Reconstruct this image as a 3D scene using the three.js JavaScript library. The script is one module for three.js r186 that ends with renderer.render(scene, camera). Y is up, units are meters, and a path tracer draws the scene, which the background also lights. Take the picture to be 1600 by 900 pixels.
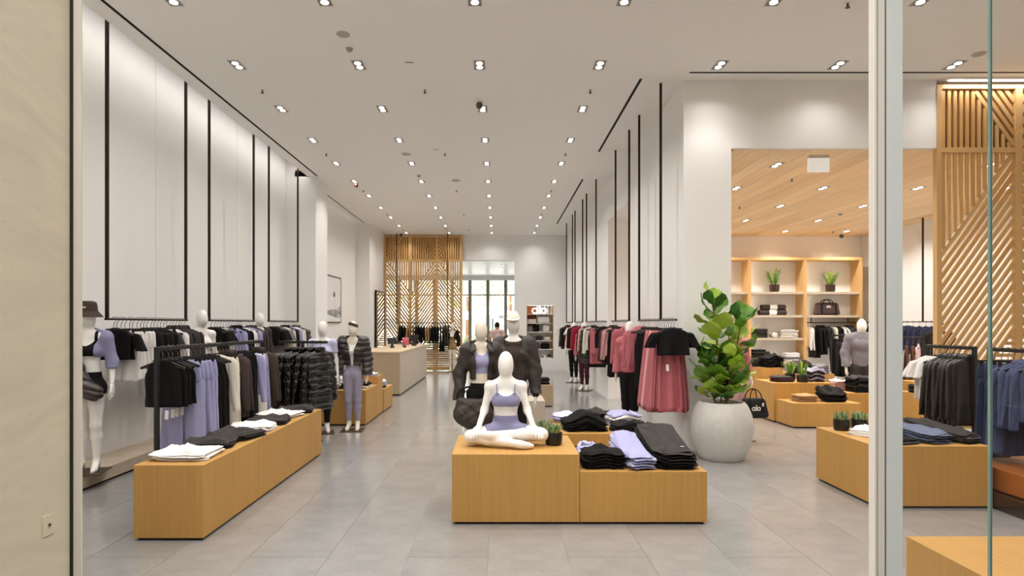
import * as THREE from 'three';
import { RoundedBoxGeometry } from 'three/addons/geometries/RoundedBoxGeometry.js';
import { mergeGeometries, toCreasedNormals } from 'three/addons/utils/BufferGeometryUtils.js';
import { RectAreaLightUniformsLib } from 'three/addons/lights/RectAreaLightUniformsLib.js';

// ---------------------------------------------------------------- camera, sky, sun, exposure
RectAreaLightUniformsLib.init();
const scene = new THREE.Scene();
const FOCAL = 926;                                         // pixels, on a 1600 x 900 frame
const EYE = 1.75;
const camera = new THREE.PerspectiveCamera(2 * Math.atan(450 / FOCAL) * 180 / Math.PI, 16 / 9, 0.05, 300);
camera.position.set(0, EYE, 0);
camera.lookAt(0, EYE, -10);
camera.setViewOffset(1600, 900, 21, -57, 1600, 900);       // shifted lens: verticals stay vertical
camera.updateProjectionMatrix();

const renderer = new THREE.WebGLRenderer({ antialias: true });
renderer.toneMapping = THREE.LinearToneMapping;
renderer.toneMappingExposure = 1.3;
renderer.shadowMap.enabled = true;

scene.background = new THREE.Color(0.92, 0.97, 1.0).multiplyScalar(3.9);    // bright hazy daylight behind the shop
const sun = new THREE.DirectionalLight(0xfff1dd, 3.2);
sun.position.set(12, 22, -24); sun.target.position.set(0, 0, -40);
sun.castShadow = true;
Object.assign(sun.shadow.camera, { left: -25, right: 25, top: 25, bottom: -25, near: 1, far: 80 });
scene.add(sun, sun.target);

const LAMP = new THREE.Color(1.0, 0.965, 0.925);
const DOWN_POWER = 5.0, BEAM_POWER = 1.3;                  // candela of a wide lamp and of a narrow beam in the twin spots

// large area lights: wall-wash coves along the long wall, mall corridor panels
function areaLight(w, h, power, pos, target, color = LAMP) {
  const l = new THREE.RectAreaLight(color, power, w, h);
  l.position.set(...pos); l.lookAt(...target); scene.add(l); return l;
}
const COVE_POWER = 13;
areaLight(10.2, 0.05, COVE_POWER, [-4.436, 5.33, -8.35], [-4.85, 4.45, -8.35]);
areaLight(5.2, 0.05, COVE_POWER, [-4.436, 5.33, -17.2], [-4.78, 4.45, -17.2]);
for (const x of [-4.2, -1.6, 1.0]) areaLight(1.2, 3.2, 5.4, [x, 5.0, 0.2], [x, 0, 0.2]);
// ---------------------------------------------------------------- helpers
let seed = 7;
const rnd = () => { seed = (seed + 0x6D2B79F5) | 0; let t = Math.imul(seed ^ (seed >>> 15), 1 | seed); t = (t + Math.imul(t ^ (t >>> 7), 61 | t)) ^ t; return ((t ^ (t >>> 14)) >>> 0) / 4294967296; };
const rr = (a, b) => a + (b - a) * rnd();
const clamp = (x, a, b) => Math.min(b, Math.max(a, x));
const lerp = (a, b, t) => a + (b - a) * t;
const smooth = (a, b, x) => { const t = clamp((x - a) / (b - a), 0, 1); return t * t * (3 - 2 * t); };
const PI = Math.PI;

const counts = {};
const numbered = (n) => { const k = counts[n] = (counts[n] ?? -1) + 1; return k ? `${n}_${String(k).padStart(3, '0')}` : n; };
function tag(o, label, category, group) {
  o.userData.label = label; o.userData.category = category;
  if (group) o.userData.group = group;
  return o;
}
// a thing: a Group standing at depth d in front of the lens, whose children are its parts
function thing(name, label, category, [x, y, d] = [0, 0, 0], turn = 0, group) {
  const o = new THREE.Group(); o.name = numbered(name);
  o.position.set(x, y, -d); o.rotation.y = turn; scene.add(o);
  return tag(o, label, category, group);
}
function part(name, geo, mat, parent, label) {
  const m = new THREE.Mesh(geo, mat); m.name = name; m.castShadow = m.receiveShadow = true;
  if (label) m.userData.label = label;
  parent.add(m); return m;
}
function struct(name, geo, mat) {
  const m = part(numbered(name), geo, mat, scene); m.userData.kind = 'structure'; return m;
}
const noiseHash = (x, y, z) => { let h = Math.imul(x | 0, 374761393) + Math.imul(y | 0, 668265263) + Math.imul(z | 0, 1274126177); h = Math.imul(h ^ (h >>> 13), 1274126177); return ((h ^ (h >>> 16)) >>> 0) / 4294967296; };
function noise(x, y = 0, z = 0) {
  const xi = Math.floor(x), yi = Math.floor(y), zi = Math.floor(z), s = (t) => t * t * (3 - 2 * t);
  const u = s(x - xi), v = s(y - yi), w = s(z - zi), h = noiseHash;
  return lerp(lerp(lerp(h(xi, yi, zi), h(xi + 1, yi, zi), u), lerp(h(xi, yi + 1, zi), h(xi + 1, yi + 1, zi), u), v),
    lerp(lerp(h(xi, yi, zi + 1), h(xi + 1, yi, zi + 1), u), lerp(h(xi, yi + 1, zi + 1), h(xi + 1, yi + 1, zi + 1), u), v), w) * 2 - 1;
}
const fbm = (x, y, z, n = 4) => { let s = 0, a = 0.5; for (let i = 0; i < n; i++) { s += a * noise(x, y, z); x *= 2.03; y *= 2.03; z *= 2.03; a *= 0.5; } return s; };

// uv in metres, by the face's main direction: walls run u along, v up
function metreUV(g) {
  const p = g.attributes.position, n = g.attributes.normal, uv = new Float32Array(p.count * 2);
  for (let i = 0; i < p.count; i++) {
    const ax = Math.abs(n.getX(i)), ay = Math.abs(n.getY(i)), az = Math.abs(n.getZ(i));
    if (ay >= ax && ay >= az) { uv[2 * i] = p.getX(i); uv[2 * i + 1] = p.getZ(i); }
    else if (ax >= az) { uv[2 * i] = p.getZ(i); uv[2 * i + 1] = p.getY(i); }
    else { uv[2 * i] = p.getX(i); uv[2 * i + 1] = p.getY(i); }
  }
  g.setAttribute('uv', new THREE.BufferAttribute(uv, 2));
  return g;
}
// a box between two corners; d is the depth in front of the lens (z = -d)
function bx(x0, x1, y0, y1, d0, d1, r = 0) {
  const w = x1 - x0, h = y1 - y0, l = d1 - d0;
  const g = r ? new RoundedBoxGeometry(w, h, l, 2, r) : new THREE.BoxGeometry(w, h, l);
  g.translate((x0 + x1) / 2, (y0 + y1) / 2, -(d0 + d1) / 2);
  return metreUV(g);
}
const cyl = (r0, r1, h, x = 0, y = 0, z = 0, n = 20) => new THREE.CylinderGeometry(r1, r0, h, n).translate(x, y + h / 2, z);
const tube = (pts, r, n = 24, rs = 6) => new THREE.TubeGeometry(new THREE.CatmullRomCurve3(pts.map((p) => new THREE.Vector3(...p))), n, r, rs);
const lathe = (pts, n = 32) => new THREE.LatheGeometry(pts.map((p) => new THREE.Vector2(...p)), n);
function rod(a, b, r, n = 8) {
  const A = new THREE.Vector3(...a), B = new THREE.Vector3(...b), L = A.distanceTo(B);
  const g = new THREE.CylinderGeometry(r, r, L, n);
  g.applyQuaternion(new THREE.Quaternion().setFromUnitVectors(new THREE.Vector3(0, 1, 0), B.clone().sub(A).normalize()));
  return g.translate((A.x + B.x) / 2, (A.y + B.y) / 2, (A.z + B.z) / 2);
}
const ORD = 'first second third fourth fifth sixth seventh eighth ninth tenth eleventh twelfth thirteenth fourteenth fifteenth sixteenth seventeenth eighteenth nineteenth twentieth twenty-first twenty-second twenty-third twenty-fourth twenty-fifth twenty-sixth twenty-seventh twenty-eighth twenty-ninth thirtieth'.split(' ');

// rings of points stacked into one closed skin
function loft(rings, capA = true, capB = true) {
  const n = rings[0].length, pos = [], uv = [], idx = [];
  rings.forEach((r, j) => r.forEach((p, i) => { pos.push(...p); uv.push(i / n, j / rings.length); }));
  for (let j = 0; j < rings.length - 1; j++) for (let i = 0; i < n; i++) {
    const a = j * n + i, b = j * n + (i + 1) % n, c = a + n, d = b + n;
    idx.push(a, c, b, b, c, d);
  }
  const cap = (j, flip) => {
    const c = [0, 0, 0]; for (const p of rings[j]) for (let k = 0; k < 3; k++) c[k] += p[k] / n;
    const at = pos.length / 3; pos.push(...c); uv.push(0.5, 0.5);
    for (let i = 0; i < n; i++) { const a = j * n + i, b = j * n + (i + 1) % n; flip ? idx.push(at, b, a) : idx.push(at, a, b); }
  };
  if (capA) cap(0, false); if (capB) cap(rings.length - 1, true);
  const g = new THREE.BufferGeometry();
  g.setAttribute('position', new THREE.Float32BufferAttribute(pos, 3));
  g.setAttribute('uv', new THREE.Float32BufferAttribute(uv, 2));
  g.setIndex(idx); g.computeVertexNormals(); return g;
}

// ---------------------------------------------------------------- textures and materials
function texture(size, fn, { srgb = true, sx = 1, sy = 1 } = {}) {
  const d = new Uint8Array(size * size * 4);
  for (let j = 0; j < size; j++) for (let i = 0; i < size; i++) {
    const c = fn(i / size, j / size), k = (j * size + i) * 4;
    for (let q = 0; q < 3; q++) d[k + q] = clamp(Math.round(255 * (c.length ? c[q] : c)), 0, 255);
    d[k + 3] = 255;
  }
  const t = new THREE.DataTexture(d, size, size);
  t.wrapS = t.wrapT = THREE.MirroredRepeatWrapping; t.magFilter = THREE.LinearFilter; t.minFilter = THREE.LinearMipmapLinearFilter; t.generateMipmaps = true;
  if (srgb) t.colorSpace = THREE.SRGBColorSpace;
  t.repeat.set(sx, sy); t.needsUpdate = true; return t;
}
const std = (color, roughness = 0.8, more = {}) => new THREE.MeshStandardMaterial({ color, roughness, ...more });
const phys = (color, roughness = 0.8, more = {}) => new THREE.MeshPhysicalMaterial({ color, roughness, ...more });

const grain = (base, k) => (u, v) => {       // straight vertical oak grain
  const n = fbm(u * 90, v * 3, 1, 3) * 0.6 + fbm(u * 260, v * 8, 5, 2) * 0.35 + fbm(u * 5, v * 1.2, 9, 2) * 0.7;
  const t = 1 + k * n; return [base[0] * t, base[1] * t, base[2] * t * (1 - 0.1 * k * n)];
};
const oakMap = texture(512, grain([0.84, 0.675, 0.44], 0.07));
const plankMap = texture(512, grain([0.96, 0.86, 0.71], 0.08));
const stoneMap = texture(512, (u, v) => {
  const w = fbm(u * 2, v * 2, 3, 3), s = fbm(u * 2.5 + w, v * 17 + u * 5 + w * 3, 2, 5), pit = Math.max(0, fbm(u * 22, v * 60, 8, 3) - 0.34);
  const t = 1 + 0.05 * s + 0.04 * w - 0.1 * pit; return [0.80 * t, 0.765 * t, 0.68 * t];
});
const mottle = texture(512, (u, v) => { const t = 0.95 + 0.05 * fbm(u * 6, v * 6, 4, 5) + 0.03 * fbm(u * 40, v * 40, 4, 2); return [t, t, t]; });
const weave = texture(128, (u, v) => 0.5 + 0.3 * Math.sin(u * 2 * PI * 24) * Math.sin(v * 2 * PI * 24) + 0.2 * noise(u * 30, v * 30), { srgb: false });
const M = {
  wall: std(0xf4f2ef, 0.9), ceiling: std(0xf9f6f1, 0.92), shade: std(0x0d0b0a, 0.9),
  oak: std(0xdfd3ac, 0.55, { map: oakMap }), oakPale: std(0xffffff, 0.55, { map: oakMap }), plank: std(0xffffff, 0.7, { map: plankMap }),
  oakDark: std(0xc9a886, 0.6, { map: oakMap }),
  stone: std(0xffffff, 0.7, { map: stoneMap }),
  taupe: std(0xb09a7c, 0.6), taupePale: std(0xc0b2a0, 0.55), beige: std(0xd6c5ae, 0.7, { map: mottle }),
  steel: std(0xdfe5e3, 0.42), trim: std(0xd6d0c4, 0.5), pale: std(0xe8e3da, 0.5), gasket: std(0x15130f, 0.7), brass: std(0x8b8168, 0.4, { metalness: 0.6 }),
  bronze: std(0x2c1a12, 0.36, { metalness: 0.55 }), black: std(0x12100f, 0.5), plate: std(0x4a3b2c, 0.4, { metalness: 0.5 }),
  hanger: std(0x17140f, 0.45), chrome: std(0x8a8580, 0.25, { metalness: 0.9 }),
  mannequin: phys(0xf1ede7, 0.38, { clearcoat: 0.15 }), mannequinCream: phys(0xeadfcd, 0.42),
  white: std(0xf2efea, 0.6), paper: std(0xf4f1ea, 0.8),
  glow: std(0x000000, 0.5, { emissive: new THREE.Color(1, 0.97, 0.92), emissiveIntensity: 3.2 }),
  coveGlow: std(0x000000, 0.5, { emissive: new THREE.Color(1, 0.95, 0.9), emissiveIntensity: 2 }),
  ledWarm: std(0x000000, 0.5, { emissive: new THREE.Color(1, 0.62, 0.25), emissiveIntensity: 2.2 }),
  leaf: phys(0x64932a, 0.38, { side: THREE.DoubleSide, clearcoat: 0.2 }), leafPale: phys(0xa5c242, 0.4, { side: THREE.DoubleSide }), leafDark: phys(0x41702a, 0.38, { side: THREE.DoubleSide }),
  bark: std(0x8a5f3c, 0.8), soil: std(0x2b2119, 0.95), pot: std(0x1b1613, 0.35), potBrown: std(0x3a2418, 0.4),
  concrete: std(0xd2cfca, 0.75, { map: mottle }),
  mirror: std(0xe8e6e2, 0.03, { metalness: 1 }),
  glass: phys(0xffffff, 0.02, { transmission: 1, thickness: 0, ior: 1.45 }), glassEdge: phys(0x84a39a, 0.15, { clearcoat: 0.6 }),
};
const cloth = (c, rough = 0.92, more = {}) => phys(c, rough, { bumpMap: weave, bumpScale: 0.0006, ...more });
const F = {
  black: cloth(0x181514, 0.9, { specularIntensity: 0.5 }), ink: cloth(0x100e0d, 0.88, { specularIntensity: 0.5 }), char: cloth(0x322d2b, 0.92), brown: cloth(0x3e332d, 0.92), grey: cloth(0x7b777c, 0.95), white: cloth(0xe9e4df, 0.9),
  cream: cloth(0xddd5c6, 0.92), lilac: cloth(0xa1a1c5, 0.9), lilacDeep: cloth(0x8786a5, 0.9), lilacPale: cloth(0xc3c3e0, 0.9), mauve: cloth(0x9a93a6, 0.9),
  pink: cloth(0xb8676e, 0.92), pinkPale: cloth(0xd9a8a4, 0.92), rose: cloth(0xd3b3ae, 0.92), crimson: cloth(0x9a1730, 0.88), burgundy: cloth(0x4a1820, 0.85),
  navy: cloth(0x474f6e, 0.92), navyDeep: cloth(0x252c4a, 0.9), slate: cloth(0x666f86, 0.92), camel: cloth(0xb08a58, 0.92), tan: cloth(0xa17f58, 0.92), umber: cloth(0x70472b, 0.9),
  puffer: phys(0x0b0a09, 0.24, { clearcoat: 0.45, clearcoatRoughness: 0.1, specularIntensity: 0.6 }), pufferBrown: phys(0x2b211d, 0.42, { clearcoat: 0.25, clearcoatRoughness: 0.35 }), leather: phys(0x1d1815, 0.4, { clearcoat: 0.25, clearcoatRoughness: 0.4 }),
  jacket: cloth(0x37302b, 0.62), cap: cloth(0xefe2d3, 0.9), bag: cloth(0x16130f, 0.8),
};
// ---------------------------------------------------------------- the room itself
const CEIL = 5.13, SOFFIT = 4.19;
const floor = struct('floor', bx(-9, 11, -0.12, -0.004, -7, 31), std(0x8f8b86, 0.6));
{
  const kinds = [[0.31, 0.302, 0.292], [0.314, 0.306, 0.296], [0.306, 0.298, 0.288], [0.318, 0.31, 0.30]].map((c, i) => {
    const m = phys(0xffffff, 0.15 + 0.01 * i, { map: mottle, clearcoat: 0.25, clearcoatRoughness: 0.12 }); m.color.setRGB(...c); return m;
  });
  const shapes = new Map(), rest = [];
  for (let k = -14; k < 18; k++) {
    const x0 = -0.68 + 0.6 * k, x1 = x0 + 0.6;
    for (let j = -2; j < 24; j++) {
      const d0 = 4.46 + 1.2 * (j - 1) + (k & 1 ? 0.6 : 0), d1 = d0 + 1.2;
      if (d1 < 1.2 || d0 > 30) continue;
      const inMain = x1 > -4.9 && x0 < 2.6, inFront = x0 >= -2.2 && x1 < 8.3 && d0 < 8.6 && d0 > 2.4, inSide = x0 > 2.4 && x1 < 10.2 && d0 < 16.5;
      if (!inMain && !inFront && !inSide) continue;
      const near = (inMain && d0 > 3.4 && d0 < 16) || (inFront && x0 > 2) || (inSide && d0 > 7.9);
      if (near) {
        const key = 'tile'; let g = shapes.get(key);
        if (!g) { g = metreUV(new THREE.BoxGeometry(0.5975, 0.012, 1.1975)); shapes.set(key, g); }
        const t = part('floor_tile', g, kinds[Math.floor(rnd() * 4)], floor);
        t.position.set(x0 + 0.3, -0.006, -(d0 + 0.6));
      } else rest.push(bx(x0, x1 - 0.0025, -0.012, 0, d0, d1 - 0.0025));
    }
  }
  part('floor_tile', mergeGeometries(rest), kinds[0], floor).userData.kind = 'stuff';
}
// ceiling of the hall: stops short of the long wall, where a cove washes it from above
struct('ceiling', mergeGeometries([bx(-4.36, 8.3, CEIL, CEIL + 0.14, 2.95, 13.55), bx(-4.66, 3.1, CEIL, CEIL + 0.14, 13.55, 22.8), bx(3.1, 8.3, CEIL, CEIL + 0.14, 13.55, 14)]), M.ceiling);
struct('ceiling', bx(-5.4, 10.6, 5.78, 5.95, -7, 22.9), M.ceiling);                     // roof slab above the coves
struct('wall_left', bx(-5.15, -4.85, 0, 5.78, 2.9, 14.0), M.wall);
struct('wall_left', bx(-5.15, -4.78, 0, 5.78, 14.0, 20.4), M.wall);
struct('wall_left', bx(-5.15, -4.18, 0, 5.78, 13.55, 14.47), M.wall);                  // pier between the two coves
struct('wall_left', bx(-5.15, -4.33, 0, 5.78, 19.9, 22.8), M.wall);
struct('wall_right', bx(2.56, 3.02, 0, 5.2, 8.2, 11.68), M.wall);
struct('wall_right', bx(2.56, 3.02, SOFFIT, 5.2, 11.68, 13.85), M.wall);               // over the doorway
struct('wall_right', bx(2.56, 3.02, 0, 5.2, 13.85, 22.8), M.wall);
struct('wall_front', mergeGeometries([bx(3.02, 3.22, 0, 5.2, 8.2, 8.45), bx(3.22, 6.06, SOFFIT, 5.2, 8.2, 8.26)]), M.wall);
struct('wall_front', bx(6.06, 8.3, SOFFIT + 0.2, 5.2, 8.34, 8.5), M.oakDark);          // timber bulkhead behind the slats
struct('wall_right', bx(8.2, 8.4, 0, 5.2, 2.9, 8.6), M.wall);
struct('wall_back', mergeGeometries([bx(-4.35, 0.61, SOFFIT, 5.2, 22.62, 22.8), bx(0.61, 1.07, 0, 5.2, 22.5, 22.8), bx(2.08, 2.6, 0, 5.2, 22.5, 22.8),
  bx(1.07, 2.08, 2.48, 5.2, 22.5, 22.8), bx(1.07, 2.08, 0, 0.45, 22.5, 22.8)]), M.wall);
struct('wall_back', bx(-1.38, 0.61, SOFFIT, 5.2, 22.5, 22.64), M.wall);
struct('wall_back', bx(-4.32, -1.39, SOFFIT, 5.12, 22.6, 22.63), M.oakDark);
// side room with the bookcase
struct('wall_back', bx(3.0, 10.3, 0, 4.5, 16.4, 16.6), M.wall);
struct('wall_right', bx(10.05, 10.3, 0, 4.5, 8.3, 16.6), M.wall);
struct('wall_front', bx(8.3, 10.3, 0, 5.2, 8.3, 8.6), M.wall);
{
  const c = struct('ceiling', bx(3.0, 10.3, SOFFIT + 0.02, SOFFIT + 0.2, 8.27, 16.6), std(0x7a5c3c, 0.9));
  const woods = [0xfffaf2, 0xfbf2e6, 0xfff6ea, 0xf8ecdc].map((h) => std(h, 0.7, { map: plankMap }));
  for (let x = 3.02, k = 0; x < 10.05; x += 0.27, k++) {
    let d = 8.27 - 2.6 * ((k * 0.37) % 1);
    for (; d < 16.4; d += 2.9) {
      const a = Math.max(x < 3.2 ? 8.46 : 8.27, d) + 0.001, b = Math.min(16.4, d + 2.9) - 0.003;
      if (b - a < 0.1 || (x > 6 && a < 8.5 && b < 8.6)) continue;
      const g = bx(x + 0.003, Math.min(10.05, x + 0.267), SOFFIT, SOFFIT + 0.022, a, b), uv = g.attributes.uv;
      for (let i = 0; i < uv.count; i++) { const u = uv.getX(i), v = uv.getY(i); uv.setXY(i, u * 1.1 + k * 0.31, v * 0.45 + d * 0.7); }
      part('plank', g, woods[Math.floor(rnd() * 4)], c);
    }
  }
}
// room at the back, glazed to the street
struct('wall_left', bx(-6.4, -6.2, 0, 4.5, 22.8, 30.2), M.wall);
struct('wall_right', bx(2.8, 3.0, 0, 4.5, 22.8, 30.2), M.wall);
struct('wall_back', bx(-6.4, -4.3, 0, 5.2, 22.62, 22.8), M.wall);
struct('ceiling', bx(-6.4, 3.0, SOFFIT + 0.01, SOFFIT + 0.2, 22.8, 30.2), std(0xeef1f0, 0.35));
struct('wall_back', bx(-6.4, 3.0, 3.98, SOFFIT + 0.02, 29.9, 30.1), M.wall);
{
  const frameMat = std(0x8d857a, 0.5, { metalness: 0.2 });
  let n = 1;
  for (let x = -5.94; x < 2.6; x += 0.9) {
    const w = struct(`window_${n++}`, bx(x - 0.08, x + 0.08, 0, 3.98, 29.9, 30.05), frameMat);
    part('transom', bx(x + 0.08, x + 0.82, 3.21, 3.27, 29.94, 30.02), frameMat, w);
    part('sill', bx(x + 0.08, x + 0.82, 0, 0.08, 29.94, 30.02), frameMat, w);
    part('pane', bx(x + 0.08, x + 0.82, 0.08, 3.98, 29.975, 29.985), M.glass, w);
  }
}
// storefront: stone jamb, steel trim, mullion and the fixed panes
struct('wall_front', bx(-5.4, -2.16, 0, 5.8, 1.9, 2.985), M.stone);
struct('trim_1', bx(-2.165, -2.152, 0, 5.13, 2.985, 2.999), M.gasket);
struct('trim_2', bx(-5.0, -2.112, 0, 5.13, 2.999, 3.008), M.trim);
struct('wall_front', bx(-5.4, -2.2, 0, 5.8, 3.01, 3.1), M.wall);
{
  const f = struct('window_frame', bx(1.896, 1.906, 0, CEIL, 2.985, 3.036), M.pale);
  part('gasket', bx(1.906, 1.912, 0, CEIL, 2.99, 3.036), M.brass, f);
  part('door_jamb', bx(1.912, 1.944, 0, CEIL, 2.983, 3.036), M.pale, f);
  part('gasket', bx(1.944, 1.953, 0, CEIL, 2.99, 3.036), M.gasket, f);
  part('stile', bx(1.953, 2.034, 0, CEIL, 2.983, 3.06), M.steel, f);
  const a = struct('window_pane', bx(2.034, 2.5035, 0.02, CEIL, 3.02, 3.032), M.glass);
  part('polished_edge', bx(2.5035, 2.507, 0.02, CEIL, 3.018, 3.034), M.glassEdge, a);
  const b = struct('window_pane', bx(2.5145, 4.2, 0.02, CEIL, 3.02, 3.032), M.glass);
  part('polished_edge', bx(2.511, 2.5145, 0.02, CEIL, 3.018, 3.034), M.glassEdge, b);
  part('gasket', bx(2.507, 2.511, 0.02, CEIL, 3.02, 3.032), M.gasket, b);
  struct('wall_front', bx(4.2, 8.4, 0, 5.8, 2.95, 3.1), M.stone);
  struct('trim_3', bx(2.0, 4.2, 0, 0.02, 3.0, 3.05), M.steel);
  struct('wall_front', bx(-2.2, 8.4, CEIL + 0.02, 5.8, 2.9, 3.0), M.wall);
}
{
  const p = thing('wall_plate', 'small cream cover plate with a dark key switch, low on the stone jamb', 'wall plate', [-2.16, 0.79, 2.84]);
  part('cover', new RoundedBoxGeometry(0.007, 0.1, 0.07, 2, 0.002).translate(0.0035, 0, 0), std(0xcfc4ab, 0.5), p);
  part('switch', new THREE.CylinderGeometry(0.007, 0.007, 0.006, 16).rotateZ(PI / 2).translate(0.009, 0, 0), std(0x4b463a, 0.4, { metalness: 0.6 }), p);
}
// mall corridor round the lens
struct('wall_back', bx(-9, 11, 0, 5.9, -7, -6.8), std(0xcfc6b8, 0.9));
struct('wall_left', bx(-9.1, -9, 0, 5.9, -7, 3), std(0xcfc6b8, 0.9));
struct('wall_right', bx(11, 11.1, 0, 5.9, -7, 3), std(0xcfc6b8, 0.9));
struct('wall_front', bx(-9, -5.3, 0, 5.9, 2.9, 3.0), M.stone);
struct('wall_front', bx(8.3, 11, 0, 5.9, 2.9, 3.0), M.stone);
struct('ceiling', bx(-9, -5.3, 5.8, 5.95, -7, 3), M.ceiling);
struct('ceiling', bx(10.5, 11.1, 5.8, 5.95, -7, 3), M.ceiling);
for (const [x, w] of [[-4.2, 'outermost by the stone jamb'], [-1.6, 'middle one'], [1.0, 'one by the glass']]) {
  const l = thing('corridor_light', `long white panel lamp in the mall ceiling, ${w}`, 'lamp', [x, 5.02, -0.2], 0, 'panel lamps of the mall corridor');
  part('housing', bx(-0.65, 0.65, 0.01, 0.74, -1.65, 1.65), M.white, l); part('diffuser', bx(-0.6, 0.6, 0, 0.01, -1.6, 1.6), M.glow, l);
}
// black slots in the ceiling
{
  const slot = (n, ...b) => struct(`trim_${n}`, bx(...b), M.shade);
  slot(4, -4.15, -4.11, CEIL - 0.002, CEIL + 0.02, 3.2, 13.5); slot(5, -4.49, -4.46, CEIL - 0.002, CEIL + 0.02, 14.6, 19.75);
  slot(6, 1.94, 1.98, CEIL - 0.002, CEIL + 0.02, 8.15, 11.6); slot(7, 1.94, 1.98, CEIL - 0.002, CEIL + 0.02, 13.8, 19.9);
  slot(8, 2.56, 8.1, CEIL - 0.002, CEIL + 0.02, 7.93, 7.97);
  const c1 = struct('trim_9', bx(-4.42, -4.37, 5.30, 5.36, 3.2, 13.5), M.white); part('led_strip', bx(-4.43, -4.42, 5.335, 5.35, 3.25, 13.45), M.coveGlow, c1);
  const c2 = struct('trim_10', bx(-4.42, -4.37, 5.30, 5.36, 14.6, 19.8), M.white); part('led_strip', bx(-4.43, -4.42, 5.335, 5.35, 14.65, 19.75), M.coveGlow, c2);
}
for (const d of [5.8, 8.38, 10.98]) struct('trim_11', bx(-4.852, -4.847, 0.16, 5.6, d - 0.004, d + 0.004), std(0xdcd8d2, 0.9));
// low beige platform along the coved wall
{
  const p = thing('display_platform', 'long low beige stone platform along the coved white wall', 'platform', [0, 0, 0]);
  part('step', bx(-4.845, -4.36, 0.025, 0.16, 3.3, 13.5, 0.004), M.beige, p);
  part('shadow_gap', bx(-4.84, -4.375, 0, 0.025, 3.3, 13.45), std(0x3a1d12, 0.8), p);
}
// ---------------------------------------------------------------- recessed twin spots and other ceiling fittings
function makeDownlight() {
  const o = new THREE.Group();
  const rim = mergeGeometries([bx(-0.075, -0.062, -0.004, 0.006, -0.14, 0.14), bx(0.062, 0.075, -0.004, 0.006, -0.14, 0.14), bx(-0.062, 0.062, -0.004, 0.006, 0.127, 0.14), bx(-0.062, 0.062, -0.004, 0.006, -0.14, -0.127)]);
  part('rim', rim, std(0xb9b2a6, 0.5), o);
  part('well', bx(-0.062, 0.062, -0.001, 0.003, -0.127, 0.127), std(0x6b635a, 0.5), o);
  for (const z of [-0.06, 0.06]) part('lamp', new THREE.CylinderGeometry(0.038, 0.042, 0.012, 20).translate(0, -0.004, z), M.glow, o);
  return o;
}
const downlight = makeDownlight();
function addDownlight(x, y, d, label, group, power = DOWN_POWER, beam = 0) {
  const o = downlight.clone(); o.name = numbered('ceiling_light'); scene.add(o); o.position.set(x, y, -d); tag(o, label, 'ceiling light', group);
  for (const [pw, a, pen, z] of [[power, 1.2, 0.9, 0], [beam, 0.84, 0.4, 0.06]]) {
    if (!pw) continue;
    const l = new THREE.SpotLight(LAMP, pw, 0, a, pen, 2);
    l.position.set(x, y - 0.03, -d + z); l.target.position.set(x, 0, -d + z); l.shadow.radius = 3; l.castShadow = true; scene.add(l, l.target);
  }
}
const COLS = [-3.404, -1.822, -0.2485, 1.317, 2.883, 4.42, 5.94];
const COLNAME = ['file beside the coved wall', 'file over the left of the aisle', 'file over the middle of the aisle', 'file beside the pink rails', 'file over the big planter', 'file over the glazed corner', 'file over the slatted screen'];
COLNAME[1] = 'cash desk file';
for (let c = 0; c < 7; c++) for (let k = -2; k < (c < 4 ? 11 : 2); k++)
  addDownlight(COLS[c], CEIL, k === -2 ? 3.42 : 6.15 + 1.57 * k, `recessed twin spot, ${ORD[k + 2]} from the shopfront in the ${COLNAME[c]}`, 'twin spots of the white hall ceiling', c > 3 && k === 1 ? DOWN_POWER * 0.35 : k === 10 ? DOWN_POWER * 0.5 : DOWN_POWER, c === 4 && k === 1 ? 2.2 : c === 3 ? BEAM_POWER : 0);
[4.25, 5.8, 7.5, 9.1].forEach((x, i) => [9.06, 10.6, 12.2, 13.9, 15.5].forEach((d, j) =>
  addDownlight(x, SOFFIT, d, `timber ceiling twin spot, ${ORD[i]} file from the planter pillar, ${ORD[j]} row`, 'twin spots of the timber ceiling', 10)));
[-4.6, -2.2, 0.2].forEach((x, i) => [24.5, 27.5].forEach((d, j) =>
  addDownlight(x, SOFFIT, d, `twin spot in the glazed back room, ${ORD[i]} file, ${ORD[j]} row from the screen`, 'twin spots of the glazed back room', 8)));

{ // sprinklers
  const s = new THREE.Group();
  part('escutcheon', cyl(0.03, 0.03, 0.006, 0, -0.006, 0, 16), M.white, s);
  part('stem', cyl(0.008, 0.011, 0.04, 0, -0.046, 0, 10), M.plate, s);
  part('deflector', cyl(0.024, 0.024, 0.004, 0, -0.05, 0, 12), M.plate, s);
  const add = (x, y, d, label) => { const o = s.clone(); o.name = numbered('ceiling_sprinkler'); scene.add(o); o.position.set(x, y, -d); tag(o, label, 'sprinkler', 'sprinkler heads'); };
  ['along the coved wall', 'over the mid aisle', 'by the pink rails'].forEach((w, i) => [8.53, 11.7, 14.9, 18.1, 21.0].forEach((d, j) => add([-3.4, -1.06, 1.32][i], CEIL, d, `small sprinkler head ${w}, ${ORD[j]} from the shopfront`)));
  add(3.67, CEIL, 6.23, 'small sprinkler head above the glazed corner');
  add(4.9, SOFFIT, 9.9, 'sprinkler head in the timber ceiling near the hanging sign'); add(4.98, SOFFIT, 12.25, 'sprinkler head in the timber ceiling by the pillar'); add(8.75, SOFFIT, 15.5, 'sprinkler head in the timber ceiling by the bookcase');
}
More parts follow.
